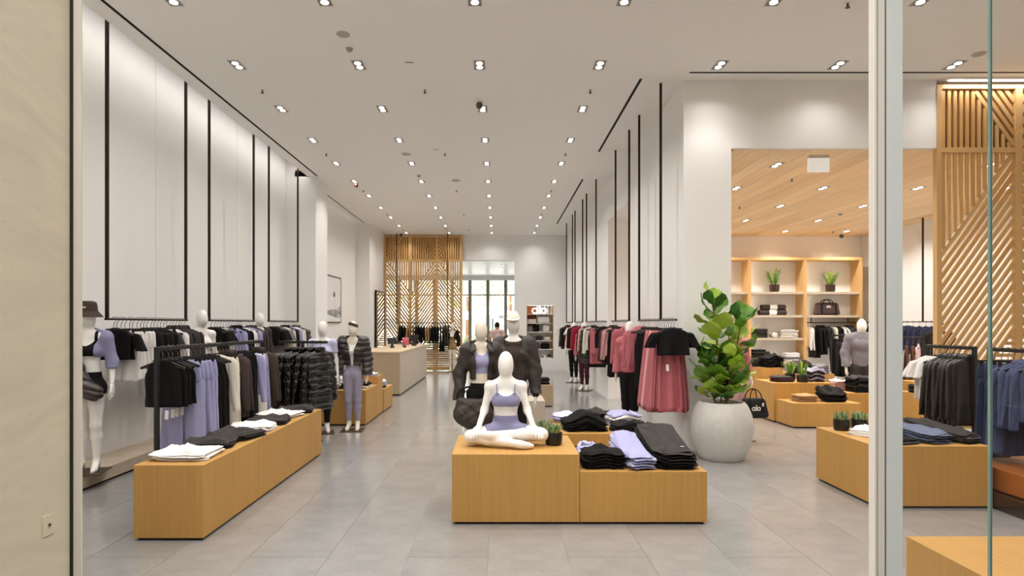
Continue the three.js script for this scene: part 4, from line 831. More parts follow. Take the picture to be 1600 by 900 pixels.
// first: bucket hat, lilac jacket off the shoulder, black puffer on the arm
{
  const o = mannequin('mannequin in brown bucket hat and lilac wrap with a puffer on one arm', [-4.43, 0.16, 6.40], 0.25, standing('F', FEMALE), M.mannequin);
  part('wrap_jacket', wear.jacket('F', FEMALE, { hem: 1.24, open: 0.085, grow: 0.016, collar: 0, cuffY: 1.12 }), F.lilacDeep, o); part('crop_top', wear.tank('F', FEMALE, { hem: 1.25 }), F.ink, o);
  part('briefs', wear.leggings('F', FEMALE, { top: 1.08, foot: 0.84, grow: 0.008 }).clone(), F.ink, o);
  const h = part('bucket_hat', lathe([[0, 0.118], [0.05, 0.118], [0.076, 0.108], [0.084, 0.085], [0.094, 0.0], [0.1, -0.012], [0.142, -0.055], [0.146, -0.053], [0.104, -0.002], [0.097, 0.008]], 40).translate(0, FEMALE.head[1] + 0.035, 0.012), std(0x3b2c22, 0.85), o);
  h.rotation.x = 0.0; letters(o, 0.014, 0.002, M.paper, [0, FEMALE.head[1] + 0.075, 0.106]);
  const sleeveP = [];
  for (const [a, b, r] of [[[-0.2, 1.42, 0.03], [-0.25, 1.18, 0.06], 0.1], [[-0.25, 1.18, 0.06], [-0.16, 0.96, 0.14], 0.115], [[-0.12, 1.22, 0.12], [-0.02, 0.98, 0.17], 0.095], [[-0.02, 0.98, 0.17], [0.12, 0.86, 0.16], 0.08], [[-0.2, 0.98, 0.1], [0.06, 0.9, 0.16], 0.085]]) sleeveP.push({ a, b, ra: r, rb: r, k: 0.05 });
  part('carried_puffer', skin(sleeveP, 0.01, (x, y, z, d) => d + 0.02 * (1 - Math.pow(Math.abs(Math.sin((y + x * 0.35) * PI / 0.085)), 0.55)) - 0.006), F.pufferBrown, o);
}
// heads and shoulders standing between the rails of the coved wall
{
  const a = mannequin('white mannequin in a grey tank between first and second wall rails', [-4.33, 0.16, 8.64], 0.9, standing('F', FEMALE), M.mannequin);
  part('tank_top', wear.tank('F', FEMALE, { hem: 1.02 }), F.white, a); part('leggings', wear.leggings('F', FEMALE), F.grey, a);
  const b = mannequin('white mannequin in dark jacket between second and third wall rails', [-4.42, 0.16, 10.95], 0.9, standing('F', FEMALE), M.mannequin);
  part('jacket', wear.jacket('F', FEMALE, { hem: 1.0, open: 0.03 }), F.char, b); part('leggings', wear.leggings('F', FEMALE), F.black, b);
}
{
  const a = mannequin('mannequin in pale lilac tee and black leggings behind the glossy puffers', [-2.85, 0, 9.6], 0.3, standing('F', FEMALE), M.mannequin);
  part('tee', wear.tee('F', FEMALE, { hem: 1.02 }), F.lilacPale, a); part('leggings', wear.leggings('F', FEMALE, { foot: 0.2 }), F.black, a);
  const b = mannequin('mannequin in cropped black puffer, lilac leggings and dark visor cap', [-2.41, 0, 9.82], 0.05, standing('F', FEMALE), M.mannequinCream);
  part('leggings', wear.leggings('F', FEMALE, { top: 1.1 }), F.mauve, b); part('crop_top', wear.tank('F', FEMALE, { hem: 1.07, neck: 1.46 }), F.white, b);
  part('puffer_jacket', wear.jacket('F', FEMALE, { hem: 1.08, open: 0.045, openLow: 0.018, grow: 0.045, quilt: 0.088, cuffY: 0.93 }), F.pufferBrown, b);
  const band = part('headband', skin([{ c: [0, FEMALE.head[1] + 0.03, 0.008], r: [0.082, 0.11, 0.1], k: 0.01 }], 0.006, (x, y, z, d) => Math.max(d, Math.abs(y - FEMALE.head[1] - 0.055 + x * 0.3 - z * 0.1) - 0.026)), F.brown, b);
}
// seated figure, legs folded, hands on the knees
const SEAT_Y = 0.615;
{
  const J = { ...FEMALE, head: [0, 0.762, 0.0], hr: [0.073, 0.114, 0.09], neckT: [0, 0.68, -0.008], neckB: [0, 0.578, -0.02], sh: [0.155, 0.535, -0.015], ar: [0.04, 0.034, 0.023], chest: 0.455, waist: 0.262, waistR: 0.094, hip: 0.11, hipR: 0.138 };
  const all = bones({ ...J, el: [0.208, 0.305, 0.015], wr: [0.262, 0.165, 0.185] }).filter((b) => /head|neck|torso|arm/.test(b.t)), add = (t, a, b, ra, rb, k = 0.03) => all.push({ t, a, b, ra, rb, k });
  const kR = [-0.33, 0.085, 0.20], aR = [0.12, 0.05, 0.37], kL = [0.33, 0.105, 0.2], aL = [-0.16, 0.12, 0.31];
  add('legU', [-0.085, 0.1, 0.01], kR, 0.088, 0.062, 0.04); add('legU', [0.085, 0.1, 0.01], kL, 0.088, 0.062, 0.04);
  add('legL', kR, [lerp(kR[0], aR[0], 0.35), 0.075, lerp(kR[2], aR[2], 0.35)], 0.058, 0.054); add('legL', [lerp(kR[0], aR[0], 0.35), 0.075, lerp(kR[2], aR[2], 0.35)], aR, 0.053, 0.034);
  add('legL', kL, [lerp(kL[0], aL[0], 0.35), 0.115, lerp(kL[2], aL[2], 0.35)], 0.058, 0.053); add('legL', [lerp(kL[0], aL[0], 0.35), 0.115, lerp(kL[2], aL[2], 0.35)], aL, 0.052, 0.034);
  add('foot', aR, [0.2, 0.035, 0.36], 0.034, 0.024, 0.02); add('foot', [0.16, 0.045, 0.37], [0.235, 0.028, 0.335], 0.03, 0.02, 0.02); add('foot', aL, [-0.25, 0.12, 0.26], 0.034, 0.028, 0.02);
  const strip = (g) => { const c = new THREE.BufferGeometry(); for (const k of ['position', 'normal', 'uv']) c.setAttribute(k, g.attributes[k]); c.setIndex([...g.index.array]); return c; };
  const body = mergeGeometries([skin(all, 0.009), hand([0.268, 0.165, 0.2], [0.25, -0.3, 0.75], [0, -1, -0.3], 1, 0.95), hand([-0.268, 0.165, 0.2], [-0.25, -0.3, 0.75], [0, -1, -0.3], -1, 0.95)].map(strip));
  const o = mannequin('white mannequin seated cross-legged in lilac bra top and shorts on the tall plinth', [0.07, SEAT_Y, 5.74], 0, body, M.mannequin, { plate: false });
  const torso = all.filter((b) => b.t === 'torso').map((b) => b.c ? { ...b, r: b.r.map((r) => r + 0.006) } : { ...b, ra: b.ra + 0.006, rb: b.rb + 0.006 });
  part('bra_top', skin(torso, 0.007, (x, y, z, d) => { const ax = Math.abs(x), top = z > 0 ? 0.452 + 0.03 * smooth(0.02, 0.085, ax) - 0.045 * smooth(0.09, 0.135, ax) : 0.455; return Math.max(d, y - top, 0.352 - y, ax - 0.142); }, 0.02, [[-0.22, 0.31, -0.2], [0.22, 0.56, 0.2]]), F.lilacDeep, o);
  for (const s of [1, -1]) part('strap', tube([[s * 0.082, 0.455, 0.095], [s * 0.084, 0.5, 0.083], [s * 0.088, 0.55, 0.05], [s * 0.088, 0.578, 0.0], [s * 0.085, 0.54, -0.07], [s * 0.075, 0.47, -0.095]], 0.0055, 24, 6), F.lilacDeep, o);
  part('shorts', skin(all.filter((b) => /torso|legU/.test(b.t)).map((b) => b.c ? { ...b, r: b.r.map((r) => r + 0.006) } : { ...b, ra: b.ra + 0.007, rb: b.rb + 0.007 }), 0.008, (x, y, z, d) => Math.max(d, y - 0.262, Math.abs(x) * 0.85 + z * 0.45 - 0.225), 0.02, [[-0.4, -0.02, -0.25], [0.4, 0.29, 0.3]]), F.lilacDeep, o);
}
// standing pair behind the seated figure
{
  const FB = { ...FEMALE, el: [0.245, 1.14, -0.055], wr: [0.262, 0.86, 0.02] };
  const o = mannequin('standing female mannequin in open dark cropped jacket and lilac tank with a hobo bag', [-0.215, 0, 7.16], 0.18, standing('FB', FB), M.mannequinCream);
  part('tank_top', wear.tank('FB', FB, { hem: 1.16, neck: 1.45 }), F.lilac, o);
  part('jacket', wear.jacket('FB', FB, { hem: 1.09, open: 0.08, openLow: 0.07, grow: 0.028, cuffY: 0.85, fold: 0.013 }), F.jacket, o);
  for (const q of [1, -1]) part('collar', skin([{ a: [q * 0.075, 1.515, -0.02], b: [q * 0.085, 1.45, 0.115], ra: 0.014, rb: 0.012, k: 0.03 }, { a: [q * 0.13, 1.485, 0.0], b: [q * 0.135, 1.42, 0.112], ra: 0.012, rb: 0.01, k: 0.05 }, { a: [q * 0.1, 1.5, 0.0], b: [q * 0.11, 1.435, 0.118], ra: 0.016, rb: 0.013, k: 0.05 }], 0.006), F.jacket, o);
  for (let i = 0; i < 4; i++) part('button', cyl(0.008, 0.008, 0.005, 0, 0, 0, 12).rotateX(PI / 2).translate(0.105, 1.18 + 0.075 * i, 0.135), M.black, o);
  part('leggings', wear.leggings('FB', FB, { top: 1.05 }), F.black, o);
  const bag = thing('hobo_bag', 'dark brown slouchy hobo bag hanging at the standing mannequin hip', 'bag', [-0.30, 0.50, 7.02], 0.1);
  part('pouch', crumple(skin([{ a: [-0.17, 0.34, 0], b: [0.17, 0.34, 0], ra: 0.03, rb: 0.03, k: 0.08 }, { a: [-0.12, 0.2, 0], b: [0.12, 0.2, 0], ra: 0.12, rb: 0.12, k: 0.1, fz: 0.6 }, { a: [-0.03, 0.1, 0], b: [0.06, 0.1, 0], ra: 0.1, rb: 0.1, k: 0.1, fz: 0.6 }], 0.01), 0.012, 13, 3), phys(0x39302a, 0.55), bag);
  part('strap', tube([[-0.18, 0.35, 0], [-0.185, 0.43, 0.0], [-0.1, 0.5, -0.01], [0.1, 0.5, -0.01], [0.18, 0.43, 0.0], [0.17, 0.35, 0]], 0.012, 30, 6), F.ink, bag);
  const MB = { ...MALE, el: [0.262, 1.16, -0.04], wr: [0.28, 0.87, 0.03] };
  const m = mannequin('tall male mannequin in cream cap and dark bomber jacket', [0.19, 0, 7.55], -0.06, standing('M', { ...MB, head: [0, 1.79, 0.012], neckT: [0, 1.69, 0] }), M.mannequin);
  const JM = { ...MALE, head: [0, 1.79, 0.012] };
  part('tee', wear.tee('M', MALE, { hem: 0.98, neck: 1.53 }), F.brown, m);
  part('bomber_jacket', wear.jacket('MB', MB, { hem: 0.93, open: 0.06, openLow: 0.045, grow: 0.032, cuffY: 0.885, neck: 1.545, fold: 0.014 }), F.jacket, m);
  part('ribbed_collar', skin([{ a: [-0.08, 1.565, -0.03], b: [0, 1.57, -0.085], ra: 0.02, rb: 0.02, k: 0.03 }, { a: [0.08, 1.565, -0.03], b: [0, 1.57, -0.085], ra: 0.02, rb: 0.02, k: 0.03 }, { a: [-0.08, 1.565, -0.03], b: [-0.062, 1.5, 0.085], ra: 0.02, rb: 0.014, k: 0.03 }, { a: [0.08, 1.565, -0.03], b: [0.062, 1.5, 0.085], ra: 0.02, rb: 0.014, k: 0.03 }], 0.006), F.brown, m);
  for (const q of [1, -1]) part('cuff', skin([{ a: [q * 0.277, 0.93, 0.018], b: [q * 0.281, 0.87, 0.032], ra: 0.052, rb: 0.046, k: 0.01 }], 0.007), F.brown, m);
  for (let i = 0; i < 5; i++) part('button', cyl(0.009, 0.009, 0.006, 0, 0, 0, 12).rotateX(PI / 2).translate(0.085, 1.05 + 0.085 * i, 0.175), M.black, m);
  part('trousers', wear.leggings('M', MALE, { top: 1.03, foot: 0.1, grow: 0.016 }), F.black, m);
  const c = part('cap', wear.cap(JM), F.cap, m); part('visor', wear.visor(JM), F.cap, c);
}
// far end and the pink wall
{
  const a = mannequin('small far mannequin in camel bodysuit and black cropped jacket by the slatted screen', [-1.72, 0, 22.0], 0, standing('F', FEMALE), M.mannequinCream);
  part('bodysuit', wear.leggings('F', FEMALE, { top: 1.3, foot: 0.82, grow: 0.0075 }), F.tan, a); part('jacket', wear.jacket('F', FEMALE, { hem: 1.22, open: 0.07, grow: 0.03 }), F.black, a);
  const b = mannequin('mannequin in pink hooded sweatshirt between the skirt rail and doorway rail', [2.2, 0, 9.93], -0.5, standing('F', FEMALE), M.mannequin);
  part('sweatshirt', wear.jacket('F', FEMALE, { hem: 0.95, open: 0, grow: 0.03 }), F.pink, b); part('hood', wear.hood(FEMALE), F.pink, b); part('trousers', wear.leggings('F', FEMALE, { top: 1.02, foot: 0.3, grow: 0.014 }), F.black, b);
  const c = mannequin('mannequin in burgundy leggings between the third and fourth pink wall rails', [2.27, 0, 15.7], -0.5, standing('F', FEMALE), M.mannequin);
  part('jacket', wear.jacket('F', FEMALE, { hem: 0.98, open: 0, grow: 0.024 }), F.pink, c); part('leggings', wear.leggings('F', FEMALE, { foot: 0.28 }), F.burgundy, c);
  const d = mannequin('mannequin in black leggings between the fourth and last pink wall rails', [2.27, 0, 17.9], -0.5, standing('F', FEMALE), M.mannequin);
  part('jacket', wear.jacket('F', FEMALE, { hem: 0.98, open: 0, grow: 0.024 }), F.cream, d); part('leggings', wear.leggings('F', FEMALE, { foot: 0.28 }), F.black, d);
}
// bookcase room
{
  const FP = { ...FEMALE, el: [0.2, 1.2, -0.02], wr: [0.215, 0.96, 0.06] };
  const a = mannequin('mannequin in dusty pink long-sleeved top standing behind the fiddle-leaf fig', [3.60, 0, 8.98], 0.4, standing('FP', FP), M.mannequin);
  part('sweatshirt', wear.jacket('FP', FP, { hem: 0.98, open: 0, grow: 0.024, cuffY: 1.01 }), F.pink, a); part('trousers', wear.leggings('FP', FP, { top: 1.02, foot: 0.2, grow: 0.012 }), F.pinkPale, a);
  const bag = thing('duffel_bag', 'black duffel bag with white three-letter mark in the pink mannequin hand', 'bag', [3.80, 0.36, 8.84], 0.16);
  const bg = new RoundedBoxGeometry(0.42, 0.29, 0.2, 4, 0.05); bg.translate(0, 0.145, 0); const p = bg.attributes.position;
  for (let i = 0; i < p.count; i++) { const y = p.getY(i); p.setX(i, p.getX(i) * (1 - 0.22 * smooth(0.12, 0.3, y))); p.setZ(i, p.getZ(i) * (1 - 0.4 * smooth(0.12, 0.3, y))); } bg.computeVertexNormals();
  part('shell', bg, F.bag, bag);
  for (const z of [-0.05, 0.05]) part('handle', tube([[-0.1, 0.1, z * 2.1], [-0.1, 0.25, z * 1.5], [-0.07, 0.38, z], [0, 0.43, z * 0.4], [0.07, 0.38, z], [0.1, 0.25, z * 1.5], [0.1, 0.1, z * 2.1]], 0.008, 30, 6), F.ink, bag);
  letters(bag, 0.058, 0.002, M.paper, [-0.01, 0.115, 0.099]);
  part('hang_tag', new THREE.BoxGeometry(0.03, 0.055, 0.002).translate(0.1, 0.2, 0.09), M.paper, bag);
  const m = mannequin('male mannequin in grey hooded sweatshirt beside the bookcase', [6.98, 0, 11.4], -0.25, standing('M2', MALE), M.mannequin);
  part('sweatshirt', wear.jacket('M2', MALE, { hem: 0.95, open: 0, grow: 0.03, neck: 1.545 }), F.grey, m); part('hood', wear.hood(MALE), F.grey, m); part('trousers', wear.leggings('M2', MALE, { top: 1.02, foot: 0.1, grow: 0.016 }), F.char, m);
  const c = mannequin('mannequin in dark cap and black jacket at the end of the navy side rail', [9.35, 0, 12.6], -0.5, standing('M2', MALE), M.mannequin);
  part('jacket', wear.jacket('M2', MALE, { hem: 0.95, open: 0.03, grow: 0.03, neck: 1.545 }), F.black, c); part('trousers', wear.leggings('M2', MALE, { top: 1.02, foot: 0.1, grow: 0.016 }), F.black, c);
  const cp = part('cap', wear.cap(MALE), F.char, c); part('visor', wear.visor(MALE), F.char, cp);
}
// a customer seen from behind at the far glass
{
  const P = { ...MALE, wr: [0.22, 1.0, 0.12], el: [0.25, 1.2, -0.05], head: [0, 1.70, 0.012] };
  const o = thing('person', 'person seen from behind in a tan top near the far glass', 'person', [-0.05, 0, 21.3], PI);
  const skinMat = phys(0xb98a6a, 0.6);
  part('body', standing('PP', P), skinMat, o);
  part('hair', skin([{ c: [0, 1.725, -0.008], r: [0.09, 0.118, 0.105], k: 0.01 }], 0.007, (x, y, z, d) => Math.max(d, 1.66 - y + Math.max(0, z - 0.03) * 1.6)), F.black, o);
  part('ear', new THREE.SphereGeometry(0.024, 10, 8).scale(0.5, 1.2, 0.8).translate(0.083, 1.69, 0), skinMat, o); part('ear', new THREE.SphereGeometry(0.024, 10, 8).scale(0.5, 1.2, 0.8).translate(-0.083, 1.69, 0), skinMat, o);
  part('tee', wear.tee('PP', P, { hem: 0.95, cuff: 0.2, neck: 1.55 }), F.rose, o); part('trousers', wear.leggings('PP', P, { top: 1.0, foot: 0.08, grow: 0.02 }), F.char, o);
  part('shoe', skin([{ a: [0.1, 0.045, -0.04], b: [0.11, 0.035, 0.15], ra: 0.045, rb: 0.036, k: 0.02 }], 0.01, (x, y, z, d) => Math.max(d, 0.004 - y)), M.black, o); part('shoe', skin([{ a: [-0.1, 0.045, -0.04], b: [-0.11, 0.035, 0.15], ra: 0.045, rb: 0.036, k: 0.02 }], 0.01, (x, y, z, d) => Math.max(d, 0.004 - y)), M.black, o);
}
// ---------------------------------------------------------------- folded clothes
function foldGeo(v, w, l, h, { layers = 2, arch = 0, wrinkle = 0.009, ragged = 0.018, wave = 0 } = {}) {
  const N = 56, R = [], lift = (x, z) => arch * smooth(l / 2, -l / 2, z) ** 1.4 + wave * Math.cos(x / w * PI * 2.0) * (0.5 + 0.5 * Math.cos(x / w * PI)) ;
  const at = (y, s, lay, top) => {
    const r = [];
    for (let i = 0; i < N; i++) {
      const t = i / N * 2 * PI, c = Math.cos(t), sn = Math.sin(t), e = 0.36, off = 1 + ragged / w * 2 * noise(c * 1.7 + lay * 3.7, sn * 1.7 + v * 5.3, lay * 2.1);
      const x = w / 2 * Math.sign(c) * Math.pow(Math.abs(c), e) * s * off, z = l / 2 * Math.sign(sn) * Math.pow(Math.abs(sn), e) * s * off;
      const rg = 1 - Math.abs(noise(x * 8 + v * 3.1, z * 8 + v, lay * 1.3)) * 2.2, wr = wrinkle * (0.9 * Math.max(0, rg) ** 2 + 1.6 * fbm(x * 11 + v * 3, z * 11, lay, 3) + 0.5 * Math.sin(x * 34 + z * 18 + v * 2 + 3 * noise(x * 7, z * 7, v)) * 0.5);
      r.push([x, y + lift(x, z) + (top ? wr * 1.6 : wr * 0.4), z]);
    }
    R.push(r);
  };
  for (const s of [0.15, 0.33, 0.52, 0.7, 0.86]) at(0, s, layers - 1, 1);
  const S = layers * 5;
  for (let i = 0; i <= S; i++) { const t = i / S, k = t * layers, fr = k % 1; at(h * t, 1 - 0.10 * Math.pow(Math.abs(Math.cos(fr * PI)), 3) - (i === S ? 0.02 : 0), Math.floor(Math.min(k, layers - 0.01)), t > 0.95); }
  for (const s of [0.86, 0.7, 0.52, 0.33, 0.15]) at(h + 0.003, s, layers - 1, 1);
  return loft(R);
}
const foldCache = (v, w, l, h, o) => cached('fold' + [v, w, l, h, JSON.stringify(o)].join(), () => foldGeo(v, w, l, h, o));
let pileCount = 0;
// a pile: every folded piece is its own thing, counted from the top
function pile(what, where, x, y, d, colours, { w = 0.34, l = 0.3, h = 0.028, turn = 0, o = {}, cat = 'top', name = 'folded_shirt', jitter = 0.012, tagged = false } = {}) {
  const pv = pileCount++ % 5;
  colours.forEach((c, i) => {
    const t = thing(name, `${COLOUR[c]} folded ${what}, ${colours.length === 1 ? 'lying' : (i === colours.length - 1 ? 'topmost' : ORD[colours.length - 1 - i] + ' from the top')} ${where}`, cat, [x + rr(-jitter, jitter), y + i * (h + 0.002), d + rr(-jitter, jitter)], turn + rr(-0.08, 0.08), `folded clothes ${where}`);
    part('folded_cloth', foldCache(pv, w, l, h, o), F[c], t);
    if (tagged && i === colours.length - 1) part('care_label', new THREE.BoxGeometry(0.03, 0.002, 0.015).translate(w * 0.3, h + 0.008 + (o.arch ?? 0) * 0.1, l * 0.3), M.paper, t);
  });
}
const TOP = 0.613, long = ['white', 'char', 'char', 'white', 'char', 'white', 'char'];
const longWhere = ['at the near end of the long plinths', 'in the second place along the long plinths', 'in the third place along the long plinths', 'half way along the long plinths', 'in the fifth place along the long plinths', 'in the sixth place along the long plinths', 'beside the puffers on the long plinths'];
long.forEach((c, i) => pile('garment', longWhere[i], -2.68 + [0.0, -0.02, 0.04, 0, 0.02, -0.01, 0.03][i], TOP, [5.12, 5.58, 5.98, 6.42, 6.86, 7.3, 7.74][i], [c, c], { w: 0.46, l: 0.42, h: 0.026, turn: 0.25 * Math.sin(i * 2.3), o: { layers: 2, wrinkle: 0.014, ragged: 0.024 } }));
const LOW = 0.466, leg = { name: 'folded_leggings', cat: 'leggings' };
pile('leggings', 'in the front pile beside the seated mannequin', 0.945, LOW, 5.41, ['ink', 'black', 'ink', 'black', 'ink'], { ...leg, w: 0.37, l: 0.3, h: 0.026, o: { layers: 2, wrinkle: 0.012, ragged: 0.02, wave: 0.014 } });
pile('leggings', 'behind the black pile beside the tray', 0.93, LOW, 5.71, ['lilacPale', 'lilacPale', 'lilac'], { ...leg, w: 0.36, l: 0.24, h: 0.026, turn: -0.1, o: { layers: 2, ragged: 0.02 } });
pile('leggings', 'in the long lilac pile', 1.25, LOW, 5.58, ['lilac', 'lilacPale', 'lilac', 'lilacPale', 'lilac'], { ...leg, w: 0.24, l: 0.72, h: 0.022, turn: 0.06, o: { layers: 2, arch: 0.1, ragged: 0.016, wrinkle: 0.01 } });
pile('leggings', 'in the tall charcoal pile', 1.575, LOW, 5.62, ['black', 'char', 'black', 'char', 'black', 'char'], { ...leg, w: 0.34, l: 0.78, h: 0.024, turn: 0.05, o: { layers: 2, arch: 0.13, ragged: 0.02, wrinkle: 0.016 }, tagged: true });
const B3 = 0.622;
pile('leggings', 'in the wavy black pile behind the succulent', 0.92, B3, 6.42, ['ink', 'black', 'ink', 'black', 'ink'], { ...leg, w: 0.47, l: 0.4, h: 0.024, o: { layers: 2, wrinkle: 0.014, wave: 0.05, ragged: 0.02 } });
pile('top', 'behind the wavy black pile', 0.83, B3, 6.92, ['lilacPale', 'lilac', 'lilacPale'], { w: 0.36, l: 0.28, h: 0.024, o: { wrinkle: 0.012 } });
pile('leggings', 'in the striped lilac pile', 1.4, B3, 6.68, ['lilac', 'white', 'lilac', 'white', 'lilac'], { ...leg, w: 0.36, l: 0.3, h: 0.024, turn: 0.3, o: { wrinkle: 0.014, wave: 0.015 } });
pile('leggings', 'beside the striped lilac pile', 1.18, B3, 6.86, ['black', 'char', 'black', 'char'], { ...leg, w: 0.2, l: 0.28, h: 0.03, turn: 0.5, o: { wrinkle: 0.016 } });
pile('leggings', 'in front of the striped lilac pile', 1.4, B3, 6.33, ['black', 'char', 'black'], { ...leg, w: 0.38, l: 0.26, h: 0.024, o: { wrinkle: 0.012, wave: 0.02 } });
pile('top', 'on the small taupe plinth', 0.94, 0.461, 12.85, ['black', 'brown', 'ink'], { w: 0.34, l: 0.3, h: 0.04 });
pile('top', 'in the white pile on the wide plinth', -3.0, 0.611, 10.62, ['white', 'cream', 'white', 'white'], { w: 0.42, l: 0.36, h: 0.045, o: { wrinkle: 0.014, ragged: 0.03 } });
pile('leggings', 'in the black pile on the wide plinth', -2.66, 0.611, 10.6, ['ink', 'black', 'ink'], { ...leg, w: 0.26, l: 0.32, h: 0.03 });
pile('top', 'at the edge of the wide plinth', -2.45, 0.611, 10.75, ['white', 'black'], { w: 0.22, l: 0.36, h: 0.04, o: { wrinkle: 0.014 } });
pile('top', 'on the higher plinth, desk side', -2.52, 0.761, 11.5, ['lilacPale', 'white'], { w: 0.34, l: 0.3, h: 0.022 });
pile('top', 'on the higher plinth, wall side', -2.92, 0.761, 11.5, ['lilac', 'white', 'lilacPale'], { w: 0.32, l: 0.3, h: 0.03 });
pile('leggings', 'on the small low plinth by the desk', -2.52, 0.456, 12.2, ['ink', 'lilacDeep', 'lilac', 'white'], { ...leg, w: 0.4, l: 0.4, h: 0.035, o: { wrinkle: 0.014 } });
// behind the glass
pile('tee', 'beside the two black pots behind the glass', 3.92, 0.593, 6.2, ['white', 'white'], { w: 0.38, l: 0.34, h: 0.03, turn: 0.5, o: { wrinkle: 0.02, ragged: 0.03 } });
pile('leggings', 'close to the mullion behind the white tees', 3.92, 0.593, 5.87, ['slate', 'black'], { ...leg, w: 0.24, l: 0.34, h: 0.025, turn: 0.2 });
pile('leggings', 'in the blue pile behind the glass', 4.2, 0.593, 5.98, ['slate', 'navy', 'slate', 'slate'], { ...leg, w: 0.28, l: 0.56, h: 0.022, turn: 0.42, o: { wrinkle: 0.014, arch: 0.05, ragged: 0.02 } });
pile('leggings', 'in the charcoal pile behind the glass', 4.48, 0.593, 6.05, ['black', 'char', 'grey', 'char'], { ...leg, w: 0.24, l: 0.66, h: 0.022, turn: 0.4, o: { wrinkle: 0.014, arch: 0.07, ragged: 0.02 } });
// bookcase room
plinth('oak plinth with a dark heap in front of the small bookcase rack', 6.15, 7.0, 12.35, 12.95, 0.72);
pile('sweater', 'in the black pile on the round drum', 5.40, 0.911, 11.72, ['ink', 'black', 'ink', 'black'], { w: 0.40, l: 0.34, h: 0.05, o: { wrinkle: 0.02, wave: 0.05, ragged: 0.02 }, turn: 0.15 });
pile('sweater', 'in the brown pile on the round drum', 5.05, 0.911, 11.85, ['brown', 'char', 'brown'], { w: 0.26, l: 0.3, h: 0.05, o: { wrinkle: 0.02 }, turn: 0.4 });
pile('sweater', 'beside the pots on the stepped plinth', 5.2, 0.701, 10.92, ['brown', 'burgundy', 'brown'], { w: 0.34, l: 0.3, h: 0.03 });
pile('sweater', 'in the mauve and black heap', 5.83, 0.701, 10.98, ['brown', 'mauve', 'black', 'mauve', 'char', 'mauve'], { w: 0.30, l: 0.34, h: 0.034, o: { wrinkle: 0.022, wave: 0.03, ragged: 0.03 } });
pile('leggings', 'in the tan pile', 5.3, 0.421, 10.28, ['tan', 'camel', 'tan', 'camel'], { ...leg, w: 0.36, l: 0.3, h: 0.026 });
pile('trousers', 'in the black pile beside the tan one', 5.78, 0.421, 10.28, ['ink', 'black', 'ink', 'black'], { name: 'folded_trousers', cat: 'trousers', w: 0.4, l: 0.36, h: 0.034, o: { wrinkle: 0.02, arch: 0.1, ragged: 0.02 } });
pile('trousers', 'by the grey hooded mannequin', 6.5, 0.546, 10.62, ['black', 'ink', 'char', 'black', 'ink', 'char'], { name: 'folded_trousers', cat: 'trousers', w: 0.42, l: 0.36, h: 0.042, o: { wrinkle: 0.02, ragged: 0.03 } });
pile('sweater', 'in the rose pile', 6.26, 0.546, 10.95, ['pinkPale', 'rose', 'pinkPale', 'rose'], { w: 0.26, l: 0.24, h: 0.04, o: { wrinkle: 0.016 } });
pile('sweater', 'in the dark heap by the bookcase rack', 6.42, 0.721, 12.6, ['black', 'brown', 'black', 'brown'], { w: 0.42, l: 0.36, h: 0.05, o: { wrinkle: 0.03, wave: 0.05, ragged: 0.03 } });
pile('sweater', 'in the grey heap by the bookcase rack', 6.8, 0.721, 12.6, ['grey', 'slate', 'grey'], { w: 0.3, l: 0.36, h: 0.05, o: { wrinkle: 0.02 } });
pile('trousers', 'on the plinth beside the mullion', 7.2, 0.601, 9.98, ['black', 'ink', 'black'], { name: 'folded_trousers', cat: 'trousers', w: 0.42, l: 0.36, h: 0.036, o: { wrinkle: 0.014 } });
pile('sweater', 'in the dark middle-shelf bookcase stack', 7.08, 1.391, 16.13, ['brown', 'char', 'brown', 'char', 'brown'], { w: 0.4, l: 0.32, h: 0.045 });
pile('towel', 'in the white middle-shelf bookcase stack', 7.86, 1.391, 16.13, ['white', 'cream', 'white', 'white'], { w: 0.46, l: 0.32, h: 0.05, name: 'folded_towel', cat: 'towel' });
pile('sweater', 'in the dark lowest-shelf bookcase stack', 7.05, 0.751, 16.13, ['black', 'brown', 'black', 'char', 'black', 'brown', 'black'], { w: 0.38, l: 0.32, h: 0.042 });
pile('towel', 'in the white lowest-shelf bookcase stack', 7.95, 0.751, 16.13, ['white', 'grey', 'white', 'white'], { w: 0.42, l: 0.32, h: 0.055, name: 'folded_towel', cat: 'towel' });
// tray of scrunchies
{
  const t = thing('display_tray', 'small dark tray of lilac scrunchies on the low plinth', 'tray', [0.885, LOW, 5.96]);
  part('tray_base', bx(-0.13, 0.13, 0, 0.01, -0.08, 0.08), M.potBrown, t);
  for (const b of [[-0.13, 0.13, -0.08, -0.07], [-0.13, 0.13, 0.07, 0.08], [-0.13, -0.12, -0.07, 0.07], [0.12, 0.13, -0.07, 0.07]]) part('rim', bx(b[0], b[1], 0.01, 0.045, b[2], b[3]), M.potBrown, t);
  const sg = crumple(new THREE.TorusGeometry(0.034, 0.019, 10, 28), 0.006, 60, 2);
  [[-0.075, 0.03, 0.02], [0.0, 0.035, 0.025], [0.075, 0.03, 0.015], [-0.04, 0.065, -0.025], [0.04, 0.07, -0.02], [0.0, 0.085, 0.01]].forEach((q, i) => {
    const s = thing('scrunchie', `${i % 2 ? 'pale' : 'deep'} lilac scrunchie in the small dark tray, ${['front corner by the black pile', 'front middle', 'front corner by the lilac leggings', 'back, near the succulent', 'back, by the lilac leggings', 'on top of the heap'][i]}`, 'scrunchie', [0.885 + q[0], LOW + q[1], 5.96 - q[2]], i, 'scrunchies in the tray');
    part('ruffle', sg, i % 2 ? F.lilacPale : F.lilac, s).rotation.set(1.2 + 0.3 * Math.sin(i * 2), 0.3 * Math.cos(i), 0);
  });
}
